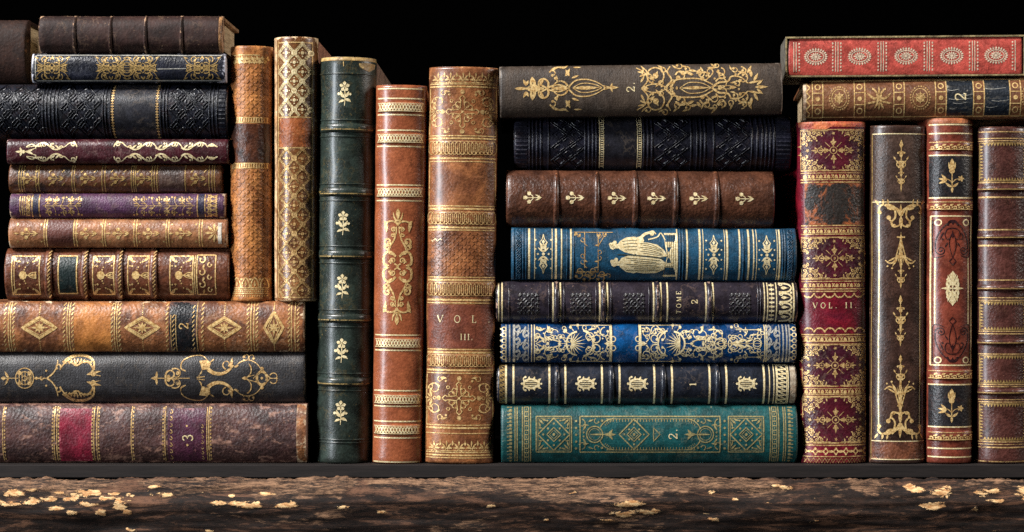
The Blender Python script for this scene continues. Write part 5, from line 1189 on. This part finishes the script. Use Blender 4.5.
FL = [(20, 489, 11, 4), (35, 486, 7, 2), (17, 500, 9, 3), (38, 497, 11, 4), (54, 495, 9, 3), (3, 497, 5, 2), (84, 490, 13, 5), (97, 489, 9, 3), (66, 489, 6, 2), (76, 495, 6, 3), (113, 495, 8, 3), (128, 497, 9, 5), (126, 503, 6, 4), (95, 500, 9, 3), (62, 504, 8, 2.5), (79, 508, 6, 3), (107, 508, 5, 4), (132, 508, 4, 3), (118, 490, 6, 2), (135, 492, 4, 2), (158, 483, 6, 2), (167, 491, 13, 2.6), (222, 499, 7, 3), (238, 499, 6, 3), (250, 500, 8, 5), (235, 492, 3, 2), (267, 490, 8, 2), (260, 500, 6, 4), (289, 501, 9, 3), (297, 500, 5, 3), (344, 503, 7, 2), (384, 508, 4, 1.6), (493, 502, 5, 2),
      (628, 500, 13, 4), (622, 510, 11, 4), (645, 507, 14, 3), (607, 516, 9, 2), (630, 497, 9, 2), (711, 488, 5, 4), (733, 495, 3, 1.5), (710, 515, 5, 2.4), (783, 484, 6, 2.6), (773, 482, 4, 2), (911, 486, 9, 4), (906, 483, 6, 3), (935, 488, 9, 6), (940, 486, 6, 5), (926, 502, 10, 5), (934, 500, 6, 4), (976, 489, 8, 4), (988, 487, 5, 4), (990, 497, 8, 2.4), (969, 504, 3, 3), (1019, 488, 8, 6), (1022, 495, 5, 4), (810, 517, 6, 2), (135, 526, 5, 2), (213, 527, 4, 2), (546, 516, 3, 1.6)]
nx, ny = 800, 76; V, F, PA, UP = [], [], [], []
for i in range(nx + 1):
    x = -56 + i * (1136 / nx)
    lip = 2.6 * noise.noise(Vector((x * .021, 3.3, 0))) + 2.2 * noise.noise(Vector((x * .09, 7.7, 0))) + 1.2 * noise.noise(Vector((x * .3, 1.7, 0)))
    for j in range(ny + 1):
        t = j / ny; u = t * 1.32                      # along the front, from the lip under the board downwards
        y = 475.6 - lip * max(0, 1 - t * 3) + 92 * max(0, (u - .10) / 1.22) if u > .10 else 475.6 - lip * max(0, 1 - t * 3)
        dep = -15 - 5 * math.sin(min(1, u / .10) * PI / 2) if u < .10 else -20 - 10 * math.sin(min(1, (u - .1) / .5) * PI / 2) + (max(0, u - .4) * 26)
        q = noise.noise(Vector((x * .012, y * .05, 1.0))) * 3.4 + noise.noise(Vector((x * .02, y * .16, 4.0))) * 1.2
        if u > .06: dep += q * min(1, (u - .06) * 6)
        pv = 0
        for fx, fy, rx, ry in FL:
            rx2, ry2 = rx * 1.2, ry * .9
            if abs(x - fx) < rx * 2 and abs(y - fy) < ry * 2:
                pv = max(pv, 1 - .5 * ((x - fx) / rx2) ** 2 - .5 * ((y - fy) / ry2) ** 2)
        if pv > .4: dep -= .6 * min(1, (pv - .4) * 3)
        V.append(((x - CX) * S, dep * S, (BASE - y) * S)); PA.append(max(0, pv) * .85)
        UP.append(.78 * max(0, 1 - max(0, y - 477) / 24) + .25 * noise.noise(Vector((x * .008, 5.5, y * .01))) - .22 * max(0, min(1, (x - 720) / 80)))  # paler weathered top, with light from above partly put into the colour
n = ny + 1
F = [(i * n + j, i * n + j + 1, (i + 1) * n + j + 1, (i + 1) * n + j) for i in range(nx) for j in range(ny)]
mesh_obj('bark_front', V, F, [wood_mat()], sh, None, True, {'pale': PA, 'weathered_lit_top': UP})
box_obj('underside_beam', (-620, 12, -120), (620, 320, -12.7), board_mat(), sh, .6)

# ================================================================= BACKGROUND, LAMPS, CAMERA
def plain(name, c, r):
    t = NT(name); p = t.n('ShaderNodeBsdfPrincipled'); p.inputs['Base Color'].default_value = lin(c); p.inputs['Roughness'].default_value = r
    p.inputs['Specular IOR Level'].default_value = 0
    t.l(p.outputs[0], t.n('ShaderNodeOutputMaterial').inputs[0]); return t.m
bd = mesh_obj('backdrop', [(-3, .75, -1.5), (3, .75, -1.5), (3, .75, 2), (-3, .75, 2)], [(0, 1, 2, 3)], [plain('black_backdrop', (1, 1, 1), 1)], None, None, False)
tag(bd, kind='structure')
w = bpy.data.worlds.new('World'); scene.world = w; w.use_nodes = True
w.node_tree.nodes['Background'].inputs[0].default_value = (.6, .75, 1, 1); w.node_tree.nodes['Background'].inputs[1].default_value = .005
def area(name, loc, target, size, power, colr, sy=None):
    l = bpy.data.lights.new(name, 'AREA'); l.energy = power; l.color = colr; l.size = size
    if sy: l.shape = 'RECTANGLE'; l.size_y = sy
    o = link(bpy.data.objects.new(name, l)); o.location = loc
    o.rotation_euler = (Vector(target) - Vector(loc)).to_track_quat('-Z', 'Y').to_euler(); return o
area('key_lamp', (-2.6, -1.9, 3.3), (0, 0, .12), .8, 455, (1, .98, .96), 1.1)
area('window_lamp', (-3.1, -2.3, .45), (0, 0, .12), .32, 95, (.86, .93, 1), .9)
area('fill_lamp', (3.3, -.55, 1.5), (0, 0, .15), 1.0, 75, (1, .92, .84))
cam = bpy.data.cameras.new('camera'); co = link(bpy.data.objects.new('camera', cam))
cam.sensor_width = 36; cam.lens = 36 * D / 1024; cam.clip_end = 50; cam.clip_start = .05
co.location = (0, -D * S, (BASE - HZ + 1) * S); co.rotation_euler = (math.radians(90), 0, 0); scene.camera = co
vs = scene.view_settings; vs.view_transform = 'Standard'; vs.look = 'None'; vs.exposure = 0; vs.gamma = 1
scene.cycles.max_bounces = 6; scene.cycles.diffuse_bounces = 2; scene.cycles.glossy_bounces = 2; scene.cycles.transparent_max_bounces = 10
scene.cycles.sample_clamp_indirect = 4; scene.cycles.use_denoising = False
